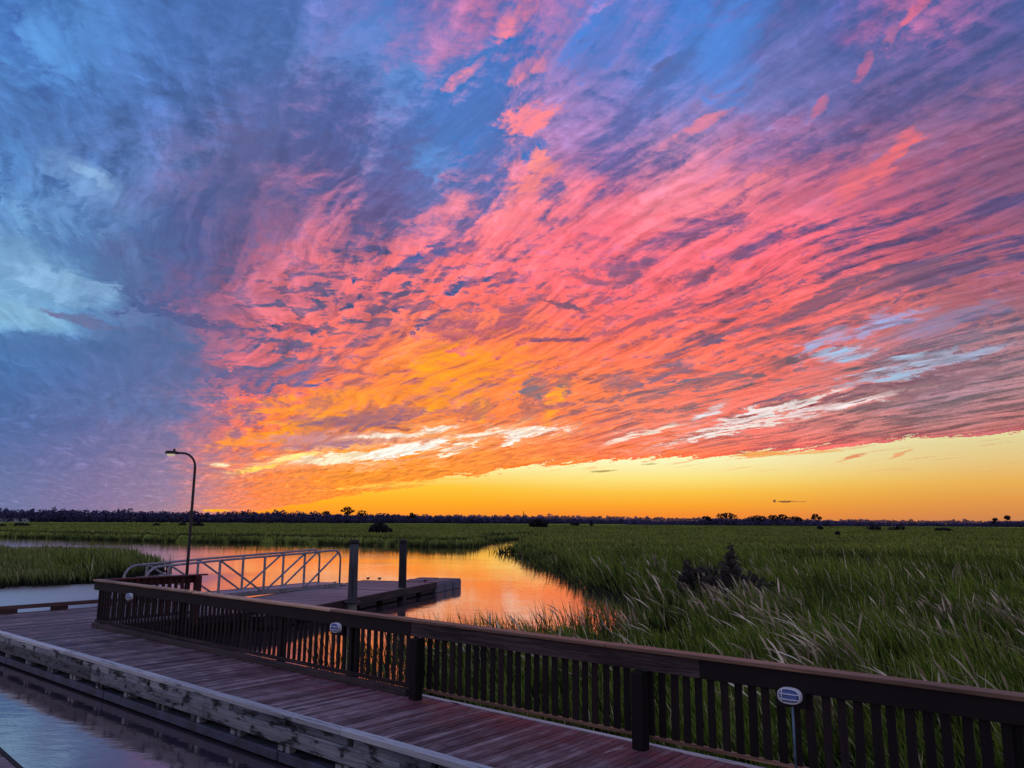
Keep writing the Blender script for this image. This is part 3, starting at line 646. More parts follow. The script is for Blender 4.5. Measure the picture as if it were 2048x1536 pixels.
# sparse blades in front, seen through the railing
x, y, r = scatter(9000, -14, 8, 11, 27)
gz_, sd_, cn_ = ground_z(x, y)
ok = (sd_ < .3) & (sd_ > -2.6) & ~in_walk(x, y, .3) & (rng.random(len(x)) < .20)
x, y, r = [q[ok] for q in (x, y, r)]
blades('sparse_reeds', x, y, np.full(len(x), WZ-.1), rng.uniform(.4, 1.05, len(x)), .010+r*.0007, M['reed'], lean=(-.2, .02), label='sparse reeds rising out of the water close behind the railing', cat='reeds')
# pale bent stalks
x, y, r = scatter(15000, -8, 48, 8.5, 46, .9)
gz_, sd_, cn_ = ground_z(x, y)
cl = fbm(x*.35+9, y*.3, 3)
ok = (sd_ > .1) & ~in_walk(x, y, 1.3) & (rng.random(len(x)) < np.clip(.04+cl*2.2, .0, .8)*np.clip(.15+sstep(x, 2.5, 6), 0, 1)*np.clip(1.35-cn_*1.2, .08, 1)*np.clip(.35+1.6*np.exp(-((r-17)/8.)**2), 0, 1.6))
x, y, r, gz_ = [q[ok] for q in (x, y, r, gz_)]
tall = np.clip(.98+fbm(x*.12, y*.10, 3)*.75, .6, 1.4)
blades('bent_reed_stalks', x, y, gz_+.15, tall*rng.uniform(.8, 1.25, len(x)), .014+r*.0010, M['seed'], lean=(-.36, .0), leanv=.15, curve=.92, label='pale reed stalks bent over to the left above the green reeds', cat='reeds', seg=6, feather=True)
# open marsh, mid distance to far
x, y, r = scatter(190000, -44, 50, 50, 420, .85)
gz_, sd_, cn_ = ground_z(x, y)
ok = (sd_ > -.2) & ~inside(IP, x, y)
x, y, r, gz_, sd_, cn_ = [q[ok] for q in (x, y, r, gz_, sd_, cn_)]
edge_ = np.exp(-sd_/(.05*r))
hg = rng.uniform(.25, .55, len(x))*(1+.9*edge_)
blades('marsh_grass', x, y, gz_-.05, hg, .02+r*.0011, M['grass_far'], lean=(-.25, 0), label='flat olive green marsh grass stretching to the treeline', seg=2)
# dark grassy bank faces on the far shore
x, y, r = scatter(90000, -44, 12, 70, 190)
gz_, sd_, cn_ = ground_z(x, y)
ok = (sd_ > -.25) & (sd_ < 2.2) & ~inside(IP, x, y) & (r > 78)
x, y, r = [q[ok] for q in (x, y, r)]
blades('bank_grass', x, y, np.full(len(x), WZ), rng.uniform(.6, 1.05, len(x)), .03+r*.001, M['grass_far'], lean=(-.12, 0), label='dark grass face of the far bank above the waterline', seg=2)
# the grassy island at left
x, y, r = scatter(150000, -62, -18, 28, 75)
gz_, sd_, cn_ = ground_z(x, y)
ok = inside(IP, x, y) & (sd_ > -.1)
x, y, r, gz_, sd_, cn_ = [q[ok] for q in (x, y, r, gz_, sd_, cn_)]
blades('island_grass', x, y, np.minimum(gz_, -.2), rng.uniform(.6, 1.0, len(x))*np.clip(.95+fbm(x*.2, y*.2, 3)*.7, .6, 1.3)*(1-.15*cn_), .012+r*.0009, M['island'], lean=(-.26, .02), label='green grass covering the low island behind the walkway landing')
print('grass done')

# ------------------------------------------------------------------ foliage
def crown_pts(lobes, n, size, flat=.6):
    out = []; tone = []
    wts = np.array([l[3]*l[4]*l[5] for l in lobes])**.66; wts = wts/wts.sum()
    for l, w in zip(lobes, wts):
        m_ = max(8, int(n*w)); d = rng.normal(size=(m_, 3)); d /= np.linalg.norm(d, axis=1)[:, None]
        rad = rng.uniform(.35, 1.08, m_)**.5
        p = np.array(l[:3])+d*rad[:, None]*np.array(l[3:6]); out.append(p)
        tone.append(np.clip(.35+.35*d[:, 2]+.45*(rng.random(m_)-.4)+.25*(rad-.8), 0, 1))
    return np.concatenate(out), np.concatenate(tone)
def leaf_mesh(name, P, tone, size, mat, parent=None):
    n = len(P); u = rng.normal(size=(n, 3)); u /= np.linalg.norm(u, axis=1)[:, None]
    w = rng.normal(size=(n, 3)); w = np.cross(u, w); w /= np.linalg.norm(w, axis=1)[:, None]
    s_ = size*rng.uniform(.5, 1.3, n)[:, None]
    V = np.stack([P-u*s_*.5, P+w*s_*.35, P+u*s_*.6, P-w*s_*.35], 1).reshape(-1, 3)
    Q = np.arange(n*4).reshape(-1, 4)
    return np_mesh(name, V, Q, mat, {'rnd': np.repeat(tone, 4)}, parent=parent)
def tree(name, label, cat, base, lobes, n, size, mat, trunk=.0, th=.1, group=None, limbs=0):
    root = empty(name, base); tag(root, label, cat, group)
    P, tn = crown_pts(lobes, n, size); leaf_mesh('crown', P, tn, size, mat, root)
    if trunk:
        mb = MB(); mb.tube([(0, 0, -.3), (.02*trunk, 0, trunk*.5), (-.01*trunk, .01, trunk)], [th, th*.75, th*.4], 7)
        for l in lobes[:limbs]:
            mb.tube([(0, 0, trunk*.7), (l[0]*.5, l[1]*.5, (trunk*.75+l[2])/2), (l[0], l[1], l[2])], [th*.45, th*.3, th*.12], 5)
        mb.build('trunk', M['trunk'], root, smooth=True)
    return root
# far wood along the horizon
def wood_mass(name, label, pts, mat, csz, per, leaf):
    """pts: (px, top px, base px, distance)"""
    P = []; Tn = []
    for (p0, t0, b0, d0), (p1, t1, b1, d1) in zip(pts[:-1], pts[1:]):
        ww = abs(p1-p0)/F*d0; n = max(2, int(ww/csz*2.6))
        for i in range(n):
            f = (i+random.random())/n; px, d = p0+(p1-p0)*f, (d0+(d1-d0)*f)*random.uniform(.97, 1.06)
            tp = t0+(t1-t0)*f; bp_ = b0+(b1-b0)*f
            x, y, zt = at_d(px, tp, d); zb = at_d(px, bp_, d)[2]-.5
            zt += random.gauss(-.06, .10)*(zt-zb); hw = csz*random.uniform(.6, 1.1); hz = (zt-zb)/2
            p, tn = crown_pts([(x, y, zb+hz*.75, hw, hw, hz*.85), (x+random.uniform(-.4, .4)*hw, y, zt-hz*.45, hw*.6, hw*.6, hz*.45)], per, leaf)
            P.append(p); Tn.append(tn)
    P = np.concatenate(P); Tn = np.concatenate(Tn)
    o = leaf_mesh(name, P, Tn, leaf, mat); tag(o, label, 'woods', kind='stuff'); return o
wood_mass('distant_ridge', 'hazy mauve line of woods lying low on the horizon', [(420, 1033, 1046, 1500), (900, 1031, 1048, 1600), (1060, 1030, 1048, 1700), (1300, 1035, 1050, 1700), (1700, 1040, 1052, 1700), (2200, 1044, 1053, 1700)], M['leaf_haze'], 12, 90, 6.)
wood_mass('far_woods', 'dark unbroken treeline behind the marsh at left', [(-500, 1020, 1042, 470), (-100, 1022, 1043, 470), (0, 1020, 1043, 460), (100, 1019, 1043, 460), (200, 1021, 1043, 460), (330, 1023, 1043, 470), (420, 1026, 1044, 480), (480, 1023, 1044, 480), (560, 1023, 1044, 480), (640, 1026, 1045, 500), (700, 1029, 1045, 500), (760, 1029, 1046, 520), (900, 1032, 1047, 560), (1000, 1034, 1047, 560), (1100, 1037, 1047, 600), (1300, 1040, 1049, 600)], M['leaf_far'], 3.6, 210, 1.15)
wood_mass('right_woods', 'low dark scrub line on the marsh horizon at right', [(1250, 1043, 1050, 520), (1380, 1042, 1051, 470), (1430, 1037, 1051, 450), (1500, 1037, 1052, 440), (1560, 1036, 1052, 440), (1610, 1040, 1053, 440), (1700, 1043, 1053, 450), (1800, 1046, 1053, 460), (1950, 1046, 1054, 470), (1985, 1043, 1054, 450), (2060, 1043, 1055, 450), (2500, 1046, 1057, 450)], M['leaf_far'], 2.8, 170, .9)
def far_tree(px, top, base, d, lob, label, name='tree', cat='tree', n=260, leaf=.9, mat='leaf_dark', trunk=True, group=None):
    x, y, zt = at_d(px, top, d); zb = at_d(px, base, d)[2]; Hh = zt-zb; s_ = d/F
    lobes = [(l[0]*s_, random.uniform(-.5, .5)*l[2]*s_, Hh-l[1]*s_, l[2]*s_, l[2]*s_*.8, l[3]*s_) for l in lob]
    return tree(name, label, cat, (x, y, zb), lobes, n, leaf, M[mat], Hh*.8 if trunk else 0, Hh*.02+.08, limbs=len(lobes), group=group)
G_ = 'trees standing above the far woods'
far_tree(695, 1013, 1046, 500, [(0, 4, 8, 3.5), (-8, 8, 6, 2.5), (8, 9, 7, 2.6), (1, 13, 7, 3), (-3, 19, 4, 2)], 'tall open crowned pine, highest tree left of centre on the horizon', 'pine_tree', 'pine tree', 420, 1.0, group=G_)
far_tree(724, 1020, 1046, 505, [(0, 5, 9, 5), (-5, 9, 6, 4), (6, 9, 6, 4)], 'round bushy tree just right of the tall open pine', group=G_)
far_tree(652, 1022, 1046, 500, [(0, 4, 7, 4), (5, 7, 5, 3)], 'small round treetop left of the tall open pine', group=G_)
far_tree(823, 1024, 1047, 520, [(0, 4, 4, 3), (3, 8, 6, 4)], 'short treetop on the woods right of the tall pine', group=G_)
far_tree(1412, 1032, 1051, 440, [(0, 3, 9, 2.5), (6, 7, 6, 3)], 'flat topped tree at the left end of the clump at right', group=G_)
far_tree(1452, 1026, 1051, 440, [(-10, 6, 10, 5), (4, 4, 12, 5), (14, 9, 9, 6)], 'tallest feathery tree of the clump on the right horizon', n=420, group=G_)
far_tree(1510, 1031, 1052, 435, [(-10, 7, 9, 5), (2, 4, 10, 5), (14, 6, 9, 5)], 'broad dark tree in the middle of the right clump', n=380, group=G_)
far_tree(1556, 1029, 1052, 435, [(-8, 6, 10, 5), (8, 5, 10, 5)], 'dense dark tree at the right end of the right clump', n=380, group=G_)
far_tree(1590, 1032, 1052, 435, [(0, 4, 12, 3), (8, 7, 6, 3)], 'flat spreading tree trailing off the right clump', n=240, group=G_)
far_tree(1631, 1027, 1052, 430, [(0, 4, 6, 3.5), (7, 9, 5, 3), (-5, 9, 4, 2.5)], 'solitary mop headed tree right of the clump', 'tree', 'tree', 240, group=G_)
far_tree(1990, 1036, 1055, 440, [(0, 3, 5, 3), (-3, 8, 4, 2)], 'small palm like tree near the right edge, shorter of the pair', 'palm_tree', 'palm tree', 160, group=G_)
far_tree(2013, 1031, 1055, 440, [(0, 4, 6, 4), (3, 7, 3, 2)], 'round headed palm like tree near the right edge, taller of the pair', 'palm_tree', 'palm tree', 200, group=G_)
def bush(px, top, base, z, lob, label, n=500, leaf=.25, mat='leaf_dark', name='shrub', group=None):
    x, y = at(px, base, z); s_ = y/F; Hh = (base-top)*s_
    lobes = [(l[0]*s_, 0, Hh-l[1]*s_, l[2]*s_, l[2]*s_*.8, l[3]*s_) for l in lob]
    root = empty(name, (x, y, z)); tag(root, label, 'shrub', group)
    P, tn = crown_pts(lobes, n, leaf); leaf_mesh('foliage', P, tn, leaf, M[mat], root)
    mb = MB()
    for i in range(4):
        a = random.uniform(0, 6.28); mb.tube([(0, 0, -.15), (math.cos(a)*Hh*.2, math.sin(a)*Hh*.2, Hh*.5), (math.cos(a)*Hh*.3, math.sin(a)*Hh*.3, Hh*.75)], [.06*Hh*.5+.01, .03*Hh*.5+.008, .01], 5)
    mb.build('stems', M['trunk'], root)
    return root
GB = 'dark shrubs dotted across the open marsh'
bush(758, 1045, 1069, .15, [(0, 12, 18, 10), (-2, 6, 7, 6), (12, 16, 14, 7), (-10, 16, 12, 7)], 'large dark rounded shrub on the far bank, left of the two pilings', 900, .4, group=GB)
bush(1077, 1038, 1056, .2, [(-8, 9, 12, 8), (7, 10, 13, 7), (0, 5, 8, 5)], 'wide dark shrub on the marsh above the channel mouth', 700, .8, group=GB)
bush(395, 1045, 1054, .2, [(0, 5, 11, 4.5), (5, 5, 8, 3)], 'dark flat shrub just right of the lamp post', 300, .6, group=GB)
bush(366, 1045, 1052, .2, [(0, 4, 7, 3)], 'tiny dark shrub just left of the lamp post', 160, .6, group=GB)
bush(42, 1046, 1054, .2, [(0, 4, 14, 4), (8, 5, 8, 3)], 'low dark shrub far left on the marsh', 260, .6, group=GB)
bush(5, 1048, 1055, .2, [(0, 4, 7, 3)], 'small shrub cut by the left frame edge', 120, .6, group=GB)
bush(313, 1047, 1053, .2, [(0, 3, 6, 3)], 'small green shrub left of the lamp post on the marsh', 120, .6, 'leaf_dark', group=GB)
bush(1148, 1043, 1053, .2, [(0, 5, 8, 4), (6, 6, 5, 3)], 'small twin topped shrub right of the channel mouth', 180, .7, group=GB)
bush(1182, 1045, 1053, .2, [(0, 4, 4, 4)], 'tiny upright shrub right of the twin topped shrub', 100, .6, group=GB)
bush(1640, 1051, 1061, .2, [(0, 5, 6, 4)], 'small dark shrub below the solitary mop headed tree', 160, .5, group=GB)
bush(1748, 1051, 1062, .2, [(0, 5, 13, 5), (6, 6, 8, 4)], 'dark shrub, left one of the right hand marsh row', 260, .5, group=GB)
bush(1800, 1051, 1062, .2, [(0, 5, 11, 5), (-12, 7, 12, 3)], 'dark shrub, middle one of the right hand marsh row', 260, .5, group=GB)
bush(1885, 1055, 1064, .2, [(0, 5, 16, 4), (10, 6, 10, 3)], 'long low shrub, rightmost of the right hand marsh row', 260, .5, group=GB)
bush(1675, 1063, 1074, .2, [(0, 5, 5, 5)], 'little weedy shrub alone in the grass below the right hand row', 140, .3, group=GB)
# the two near shrubs: many upright leafy sprigs from a common foot
def sprig_shrub(px, base, z, sprigs, label, n_leaf, leaf):
    """sprigs: (px offset, top px above base, count, spread px)"""
    x, y = at(px, base, z); s_ = y/F; root = empty('shrub', (x, y, z)); tag(root, label, 'shrub')
    P, Tn = [], []; st_ = MB()
    for ox, hp, cnt, spd in sprigs:
        for i in range(cnt):
            tx = (ox+random.gauss(0, spd))*s_; ty = random.gauss(0, spd)*s_*1.1; hh = hp*s_*random.uniform(.55, 1.0)*math.exp(-(abs(tx/s_-ox)/(2.4*spd+1))**2)
            bx, by = tx*.55, ty*.55
            st_.tube([(bx, by, -.1), ((bx+tx)/2, (by+ty)/2, hh*.5), (tx, ty, hh)], [.018, .012, .004], 4, cap=False)
            m_ = int(n_leaf*hh/(hp*s_)); t = rng.random(m_)**.7
            w_ = .16*(1.15-t)**.8*(.6+hh*.35)
            p = np.stack([bx+(tx-bx)*t+rng.normal(0, 1, m_)*w_, by+(ty-by)*t+rng.normal(0, 1, m_)*w_, hh*t+rng.normal(0, .05, m_)], -1)
            P.append(p); Tn.append(np.clip(.15+.5*t+rng.normal(0, .22, m_), 0, 1))
    leaf_mesh('foliage', np.concatenate(P), np.concatenate(Tn), leaf, M['leaf_purple'], root)
    st_.build('stems', M['trunk'], root)
sprig_shrub(1466, 1228, -.5, [(0, 160, 10, 6), (-6, 100, 26, 26), (38, 84, 22, 22), (-44, 78, 18, 18), (74, 64, 12, 14)], 'big dusky purple shrub with a pointed top among the reeds', 320, .085)
sprig_shrub(1388, 1212, -.5, [(-4, 92, 14, 12), (16, 82, 14, 12), (-24, 66, 8, 9)], 'smaller dusky shrub left of the big pointed one', 260, .085)
# mast and houses on the horizon
mx = at_d(1047, 1022, 900); ms = empty('radio_mast', (mx[0], mx[1], 0)); tag(ms, 'thin radio mast sticking up from the horizon at centre', 'mast')
mb = MB(); mb.tube([(0, 0, 0), (0, 0, mx[2])], [.55, .3], 6); mb.build('pole', M['lamp_metal'], ms)
MB().bar((-1.3, 0, mx[2]*.55), (1.3, 0, mx[2]*.55), .3, .5).build('antenna', M['lamp_metal'], ms); MB().bar((-.9, 0, mx[2]*.8), (.9, 0, mx[2]*.8), .3, .5).build('antenna', M['lamp_metal'], ms)
for px, w, lab in ((4, 3., 'pale little house in the woods at the left frame edge'), (26, 5., 'long pale little house in the woods, middle of the three'), (52, 2.6, 'tiny pale house in the woods, rightmost of the three')):
    hx = at_d(px, 1040, 452); h = empty('house', (hx[0], hx[1], -.2)); tag(h, lab, 'house', 'pale houses in the far woods')
    MB().box(-w/2, w/2, -2, 2, 0, 1.9).build('wall', M['house_wall'], h)
    mb = MB(); mb.v = [(-w/2-.2, -2.2, 1.9), (w/2+.2, -2.2, 1.9), (w/2+.2, 2.2, 1.9), (-w/2-.2, 2.2, 1.9), (-w/2-.2, 0, 2.7), (w/2+.2, 0, 2.7)]
    mb.r = [.5]*6; mb.f = [[0, 1, 5, 4], [2, 3, 4, 5], [1, 2, 5], [3, 0, 4], [3, 2, 1, 0]]; mb.build('roof', M['house_roof'], h)
    for q in (-.25, .25): MB().box(w*q-.45, w*q+.45, -2.06, -2, .7, 1.6).build('window', M['black'], h)

# ------------------------------------------------------------------ boardwalk
L1 = 20.5
bw = empty('boardwalk', T_(0, 0), TH); tag(bw, 'wide mauve brown plank boardwalk with pale weathered edge timbers', 'boardwalk')
mb = MB(); L = -4.25
while L < L1:
    w = .093; y0 = -1.83; y1 = 4.6 if L < -.05 else .10
    cr = random.uniform(-.0025, .0025); mb.box(L, L+w, y0, y1+random.uniform(-.012, .012), -.04, cr); L += w+.010
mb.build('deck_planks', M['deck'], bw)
MB().box(-4.25, L1, -1.8, .06, -.22, -.045).build('joist_frame', M['dark_x'], bw)
MB().box(-4.2, -.1, .07, 4.55, -.22, -.046).build('landing_frame', M['dark_x'], bw)
# pale bull rail along the basin edge, butted lengths
mb = MB(); x0 = -4.3
for ln in (3.6, 4.3, 3.9, 4.4, 4.2, 4.6):
    mb.box(x0, x0+ln-.012, -1.97, -1.835, -.015, .055+random.uniform(-.004, .004)); x0 += ln
mb.build('edge_cap', M['pale_top'], bw, bevel=.008)
mb = MB(); x0 = -4.3
for ln in (4.4, 4.8, 3.9, 4.2, 4.9, 2.8):
    mb.box(x0, x0+ln-.014, -2.0, -1.90, -.30, -.105); x0 += ln
mb.build('fascia_beam', M['pale_x'], bw, bevel=.008)
mb = MB(); q = -4.3; ends = []
while q < L1:
    ln = random.uniform(1.0, 1.35); mb.box(q, q+ln, -1.985, -1.90, -.103, -.018); q += ln+.12
mb.build('spacer_board', M['pale_x'], bw)
mb = MB()
for i in range(22):
    q = -3.9+i*1.12+random.uniform(-.06, .06); MB().box(q, q+.10, -1.97, -1.86, -.395, -.302).build('stub_block', M['pale_x'], bw); MB().box(q+.17, q+.25, -1.97, -1.86, -.395, -.302).build('stub_block', M['pale_x'], bw)
MB().box(-4.3, L1, -1.80, 0, -.70, -.23).build('float_body', M['black'], bw)
mb = MB(); x0 = -4.3
for ln in (5.0, 4.8, 5.2, 4.6, 5.3): mb.box(x0, x0+ln-.03, -2.0, -1.82, -.52, -.40); x0 += ln
mb.build('wale_timber', plain('algae_stained_wale', '3A4054', .7, scale=3, amt=.7, bump=.5), bw, bevel=.01)
mb = MB()
for i in range(13): q = -3.2+i*1.9; MB().tube([(q, -2.0, -.2), (q, -2.02, -.2)], .022, 8).build('bolt_head', M['cleat'], bw)
# raised kerb along the landing's far edge
kb = MB(); kb.box(-4.25, -4.12, -1.95, 4.6, .10, .20); kb.build('kerb_rail', M['dark_y'], bw, bevel=.006)
mb = MB()
for q in (-1.9, -.75, .5, 1.75, 3., 4.3): MB().box(-4.24, -4.13, q, q+.42, .002, .099).build('kerb_block', M['dark_y'], bw)
# toe board on the deck along the left half of the railing
MB().box(.1, 11.0, -.13, -.02, .003, .095).build('toe_board', wood('grey_toe_board', [(.2, '2A2426'), (.42, '544A4E'), (.6, '7A7072'), (.75, '9A9092')], 0, .7), bw, bevel=.006)
# edge strip under the open part of the railing
MB().box(11.1, L1, .045, .115, -.10, .012).build('edge_strip', M['pale_top'], bw)

# ------------------------------------------------------------------ railing
rl = empty('railing', T_(0, 0), TH); tag(rl, 'long dark timber railing with close pickets along the boardwalk', 'railing')
mb = MB()
for a, b_ in ((-.12, 4.6), (4.61, 9.1), (9.11, 14.4), (14.41, L1)): mb.box(a, b_, -.10, .085, 1.03, 1.07+random.uniform(-.004, .003))
mb.build('top_cap', M['cap'], rl, bevel=.006)
mb = MB()
for a, b_ in ((-.1, 5.2), (5.21, 11.0), (11.01, 15.6), (15.61, L1)): mb.box(a, b_, -.065, -.025, .83, 1.028)
mb.build('apron_board', M['dark_x'], rl, bevel=.004)
MB().box(11.15, L1, -.02, .03, .09, .13).build('bottom_rail', M['cap'], rl, bevel=.004)
MB().box(0, 11.1, -.018, .014, .10, .16).build('lower_rail', M['dark_x'], rl, bevel=.004)
def picket(i, into=None):
    L = .06+i*.150; w = (.082 if L > 11 else .070)+random.uniform(-.006, .006); rn = random.random(); t = random.uniform(-.006, .006)
    mb = into or MB(); b0 = len(mb.v); L += random.uniform(-.008, .008); mb.box(L, L+w, -.012, .010, (.132 if L > 11.1 else .165), 1.026, rn)
    for q in range(b0+4, b0+8): mb.v[q] = (mb.v[q][0]+t*2, mb.v[q][1], mb.v[q][2])
    if into is None: return mb.build('picket', M['dark_z'], rl)
for i in range(36, 136): picket(i)
far_p = MB()
for i in range(36): picket(i, far_p)
o = far_p.build('far_pickets', M['dark_z'], rl); o['kind'] = 'stuff'
def post(L, y0, y1, w, top, par, mat, cham=True, zb=-.5):
    mb = MB(); mb.box(L-w/2, L+w/2, y0, y1, zb, top); return mb.build('post', mat, par, bevel=.012)
for L, fr in ((.1, 0), (4.0, 0), (7.55, 0), (9.55, 0), (11.22, 1), (14.89, 1), (18.5, 0)):
    if fr: post(L, -.21, -.067, .15, .83, rl, M['post'])
    else: post(L, .030, .13, .16, 1.028, rl, M['post'])
# bulkhead lights
def light(L, label):
    z = .80; t = empty('bulkhead_light', T_(L, -.068, z), TH); tag(t, label, 'light', 'oval caged lights fixed to the railing')
    MB().box(-.15, .15, -.012, .0, -.115, .03).build('backing_board', M['dark_x'], t)
    def oval(rx, rz, y0, y1, n=24, sq=2.6, mb=None):
        mb = mb or MB(); b0 = len(mb.v)
        for y, s_ in ((y0, 1), (y1, .86)):
            for i in range(n):
                a = 2*math.pi*i/n; cx = abs(math.cos(a))**(2/sq)*math.copysign(1, math.cos(a)); cz = abs(math.sin(a))**(2/sq)*math.copysign(1, math.sin(a))
                mb.v.append((rx*cx*s_, y, rz*cz*s_)); mb.r.append(.5)
        for i in range(n):
            j = (i+1) % n; mb.f.append([b0+i, b0+j, b0+n+j, b0+n+i])
        mb.f.append([b0+n+i for i in range(n)]); mb.f.append([b0+i for i in range(n)][::-1]); return mb
    hs = oval(.118, .078, -.012, -.045).build('housing', M['fixture'], t)
    oval(.098, .058, -.046, -.080).build('lens', M['lens_glass'], hs)
    g = MB()
    n = 28; ring = [(math.copysign(abs(math.cos(2*math.pi*i/n))**.77, math.cos(2*math.pi*i/n))*.108, -.062, math.copysign(abs(math.sin(2*math.pi*i/n))**.77, math.sin(2*math.pi*i/n))*.068) for i in range(n+1)]
    g.tube(ring, .0085, 6, cap=False)
    for zz_ in (.022, -.028): g.tube([(-.104, -.062, zz_), (-.07, -.088, zz_), (.07, -.088, zz_), (.104, -.062, zz_)], .0055, 6)
    for xx_ in (-.062,): g.tube([(xx_, -.06, -.062), (xx_, -.09, -.04), (xx_, -.09, .04), (xx_, -.06, .062)], .0055, 6)
    g.build('guard', M['fixture'], hs, smooth=True)
    if L > 12: MB().tube([(.02, -.03, -.10), (.02, -.03, -.70)], .013, 8).build('conduit', M['conduit'], t, smooth=True)
    return t
light(1.9, 'small oval light on the railing near its far left end')
light(9.29, 'oval light on the railing in the middle, below the gangway foot')
light(16.59, 'largest oval light with clear wire guard, on the near right railing')

# short return railing at the landing
f2 = empty('landing_railing', T_(0, 0), TH); tag(f2, 'short reddish railing running back from the far end of the long one', 'railing')
MB().box(-.09, .07, .09, 2.72, 1.035, 1.07).build('top_cap', M['red_x'], f2, bevel=.005)
MB().box(-.05, -.02, .15, 2.45, .86, 1.033).build('apron_board', M['red_z'], f2)
MB().box(-.02, .02, .15, 2.4, .08, .14).build('bottom_rail', M['red_z'], f2)
for i in range(13):
    q = .20+i*.165; MB().box(-.018, .012, q, q+.085, .142, 1.033).build('picket', M['red_z'], f2)
MB().box(-.016, .13, 2.36, 2.52, -.2, 1.033).build('post', M['red_z'], f2, bevel=.008)
MB().box(-.016, .13, .14, .18, -.2, 1.033).build('post', M['red_z'], f2)

# lamp post
lx = T_(-1.0, 2.95); lb = at(371, 1235, 0)
_p = at_d(374, 1145, 21.6)
lp = empty('lamp_post', (_p[0], _p[1], 0)); tag(lp, 'tall thin dark lamp post with bent arm and flat head at the landing', 'lamp post')
ztop = at_d(388, 905, 21.6)[2]; s_ = 21.6/F; pts = [(0, 0, 0), (0, 0, 1.6), (0, 0, ztop-.42)]
for i in range(1, 8):
    a = i/7*math.pi/2; pts.append((-.38*(1-math.cos(a)), 0, ztop-.42+.40*math.sin(a)))
pts.append((-.52, 0, ztop-.015))
MB().tube(pts, [.042, .040, .035]+[.030]*7+[.028], 12).build('pole', M['lamp_metal'], lp, smooth=True)
MB().box(-.13, .13, -.13, .13, 0.004, .025).build('base_plate', M['lamp_metal'], lp, bevel=.005)
hd = MB(); b0 = 0
prof = [(-.50, .05, .03), (-.58, .11, .055), (-.78, .13, .06), (-.84, .09, .045)]
for x_, w_, h_ in prof:
    hd.v += [(x_, -w_, ztop-.045), (x_, w_, ztop-.045), (x_, w_*.7, ztop-.045+h_+.03), (x_, -w_*.7, ztop-.045+h_+.03)]; hd.r += [.5]*4
for i in range(3):
    for j in range(4): a_, b_ = i*4+j, i*4+(j+1) % 4; hd.f.append([a_, b_, b_+4, a_+4])
hd.f += [[3, 2, 1, 0], [12, 13, 14, 15]]
hdo = hd.build('lamp_head', M['lamp_metal'], lp)
ln_ = MB(); ln_.v = []; n = 14
for z_, sc_ in ((ztop-.047, 1.), (ztop-.085, .8), (ztop-.105, .4)):
    for i in range(n): a = 2*math.pi*i/n; ln_.v.append((-.71+.125*sc_*math.cos(a), .09*sc_*math.sin(a), z_)); ln_.r.append(.5)
for q in range(2):
    for i in range(n): ln_.f.append([q*n+i, q*n+(i+1) % n, (q+1)*n+(i+1) % n, (q+1)*n+i])
ln_.f.append([2*n+i for i in range(n)])
ln_.build('lens', M['lamp_lens'], hdo, smooth=True)
MB().tube([(-.62, 0, ztop+.03), (-.62, 0, ztop+.10)], .032, 10).build('photocell', M['black'], hdo)

# ------------------------------------------------------------------ gangway
GX, GY, GAng, BAY, GW = -10.791, 24.905, 1.019, 1.901, 1.152
gw = empty('gangway', (GX, GY, 0), GAng); tag(gw, 'aluminium truss gangway sloping onto the floating dock', 'gangway')
def zt(s_): return 1.072+(1.30-1.072)*s_/(4*BAY)
def zb_(s_): return -.06+(-.05+.06)*s_/(4*BAY)
for side, yy in (('near', 0.), ('far', GW)):
    r_ = .36; top = []
    x0 = -.78
    for i in range(7): a = math.pi-(i/6)*math.pi/2; top.append((x0+.42+.42*math.cos(a), yy, zt(0)-.46+.44*math.sin(a)-.02))
    top = [(x0, yy, zb_(0)+.3)]+top+[(s*BAY, yy, zt(s*BAY)) for s in (1, 2, 3)]
    xe = 4*BAY
    for i in range(7): a = math.pi/2-(i/6)*math.pi/2; top.append((xe-r_+r_*math.cos(a), yy, zt(xe)-r_+r_*math.sin(a)))
    top.append((xe, yy, zb_(xe)))
    MB().tube(top, .038, 10).build('handrail', M['alu'], gw, smooth=True)
    for s in (0, 1, 2, 3): MB().bar((s*BAY, yy, zb_(s*BAY)), (s*BAY, yy, zt(s*BAY)-.02), .062, .062).build('upright', M['alu'], gw)
    for a, b_ in ((0, 1), (1, 2)): MB().bar((a*BAY+.06, yy+.002, zt(a*BAY)-.04), (b_*BAY-.10, yy+.002, zb_(b_*BAY)+.06), .052, .052).build('brace', M['alu'], gw)
    for a, b_ in ((2, 3), (3, 4)): MB().bar((a*BAY+.10, yy+.002, zb_(a*BAY)+.06), (b_*BAY-.08, yy+.002, zt(b_*BAY)-.06), .052, .052).build('brace', M['alu'], gw)
    MB().bar((-.8, yy, zb_(0)), (xe+.05, yy, zb_(xe)), .07, .16).build('side_beam', M['alu'], gw)
mb = MB(); mb.bar((-.8, GW/2, zb_(0)+.04), (xe+.02, GW/2, zb_(xe)+.04), GW-.08, .04); mb.build('walk_surface', M['alu_deck'], gw)
mb = MB(); mb.bar((xe+.02, GW/2, zb_(xe)+.05), (xe+.55, GW/2, zb_(xe)+.015), GW-.05, .02); mb.build('toe_plate', M['alu_deck'], gw)

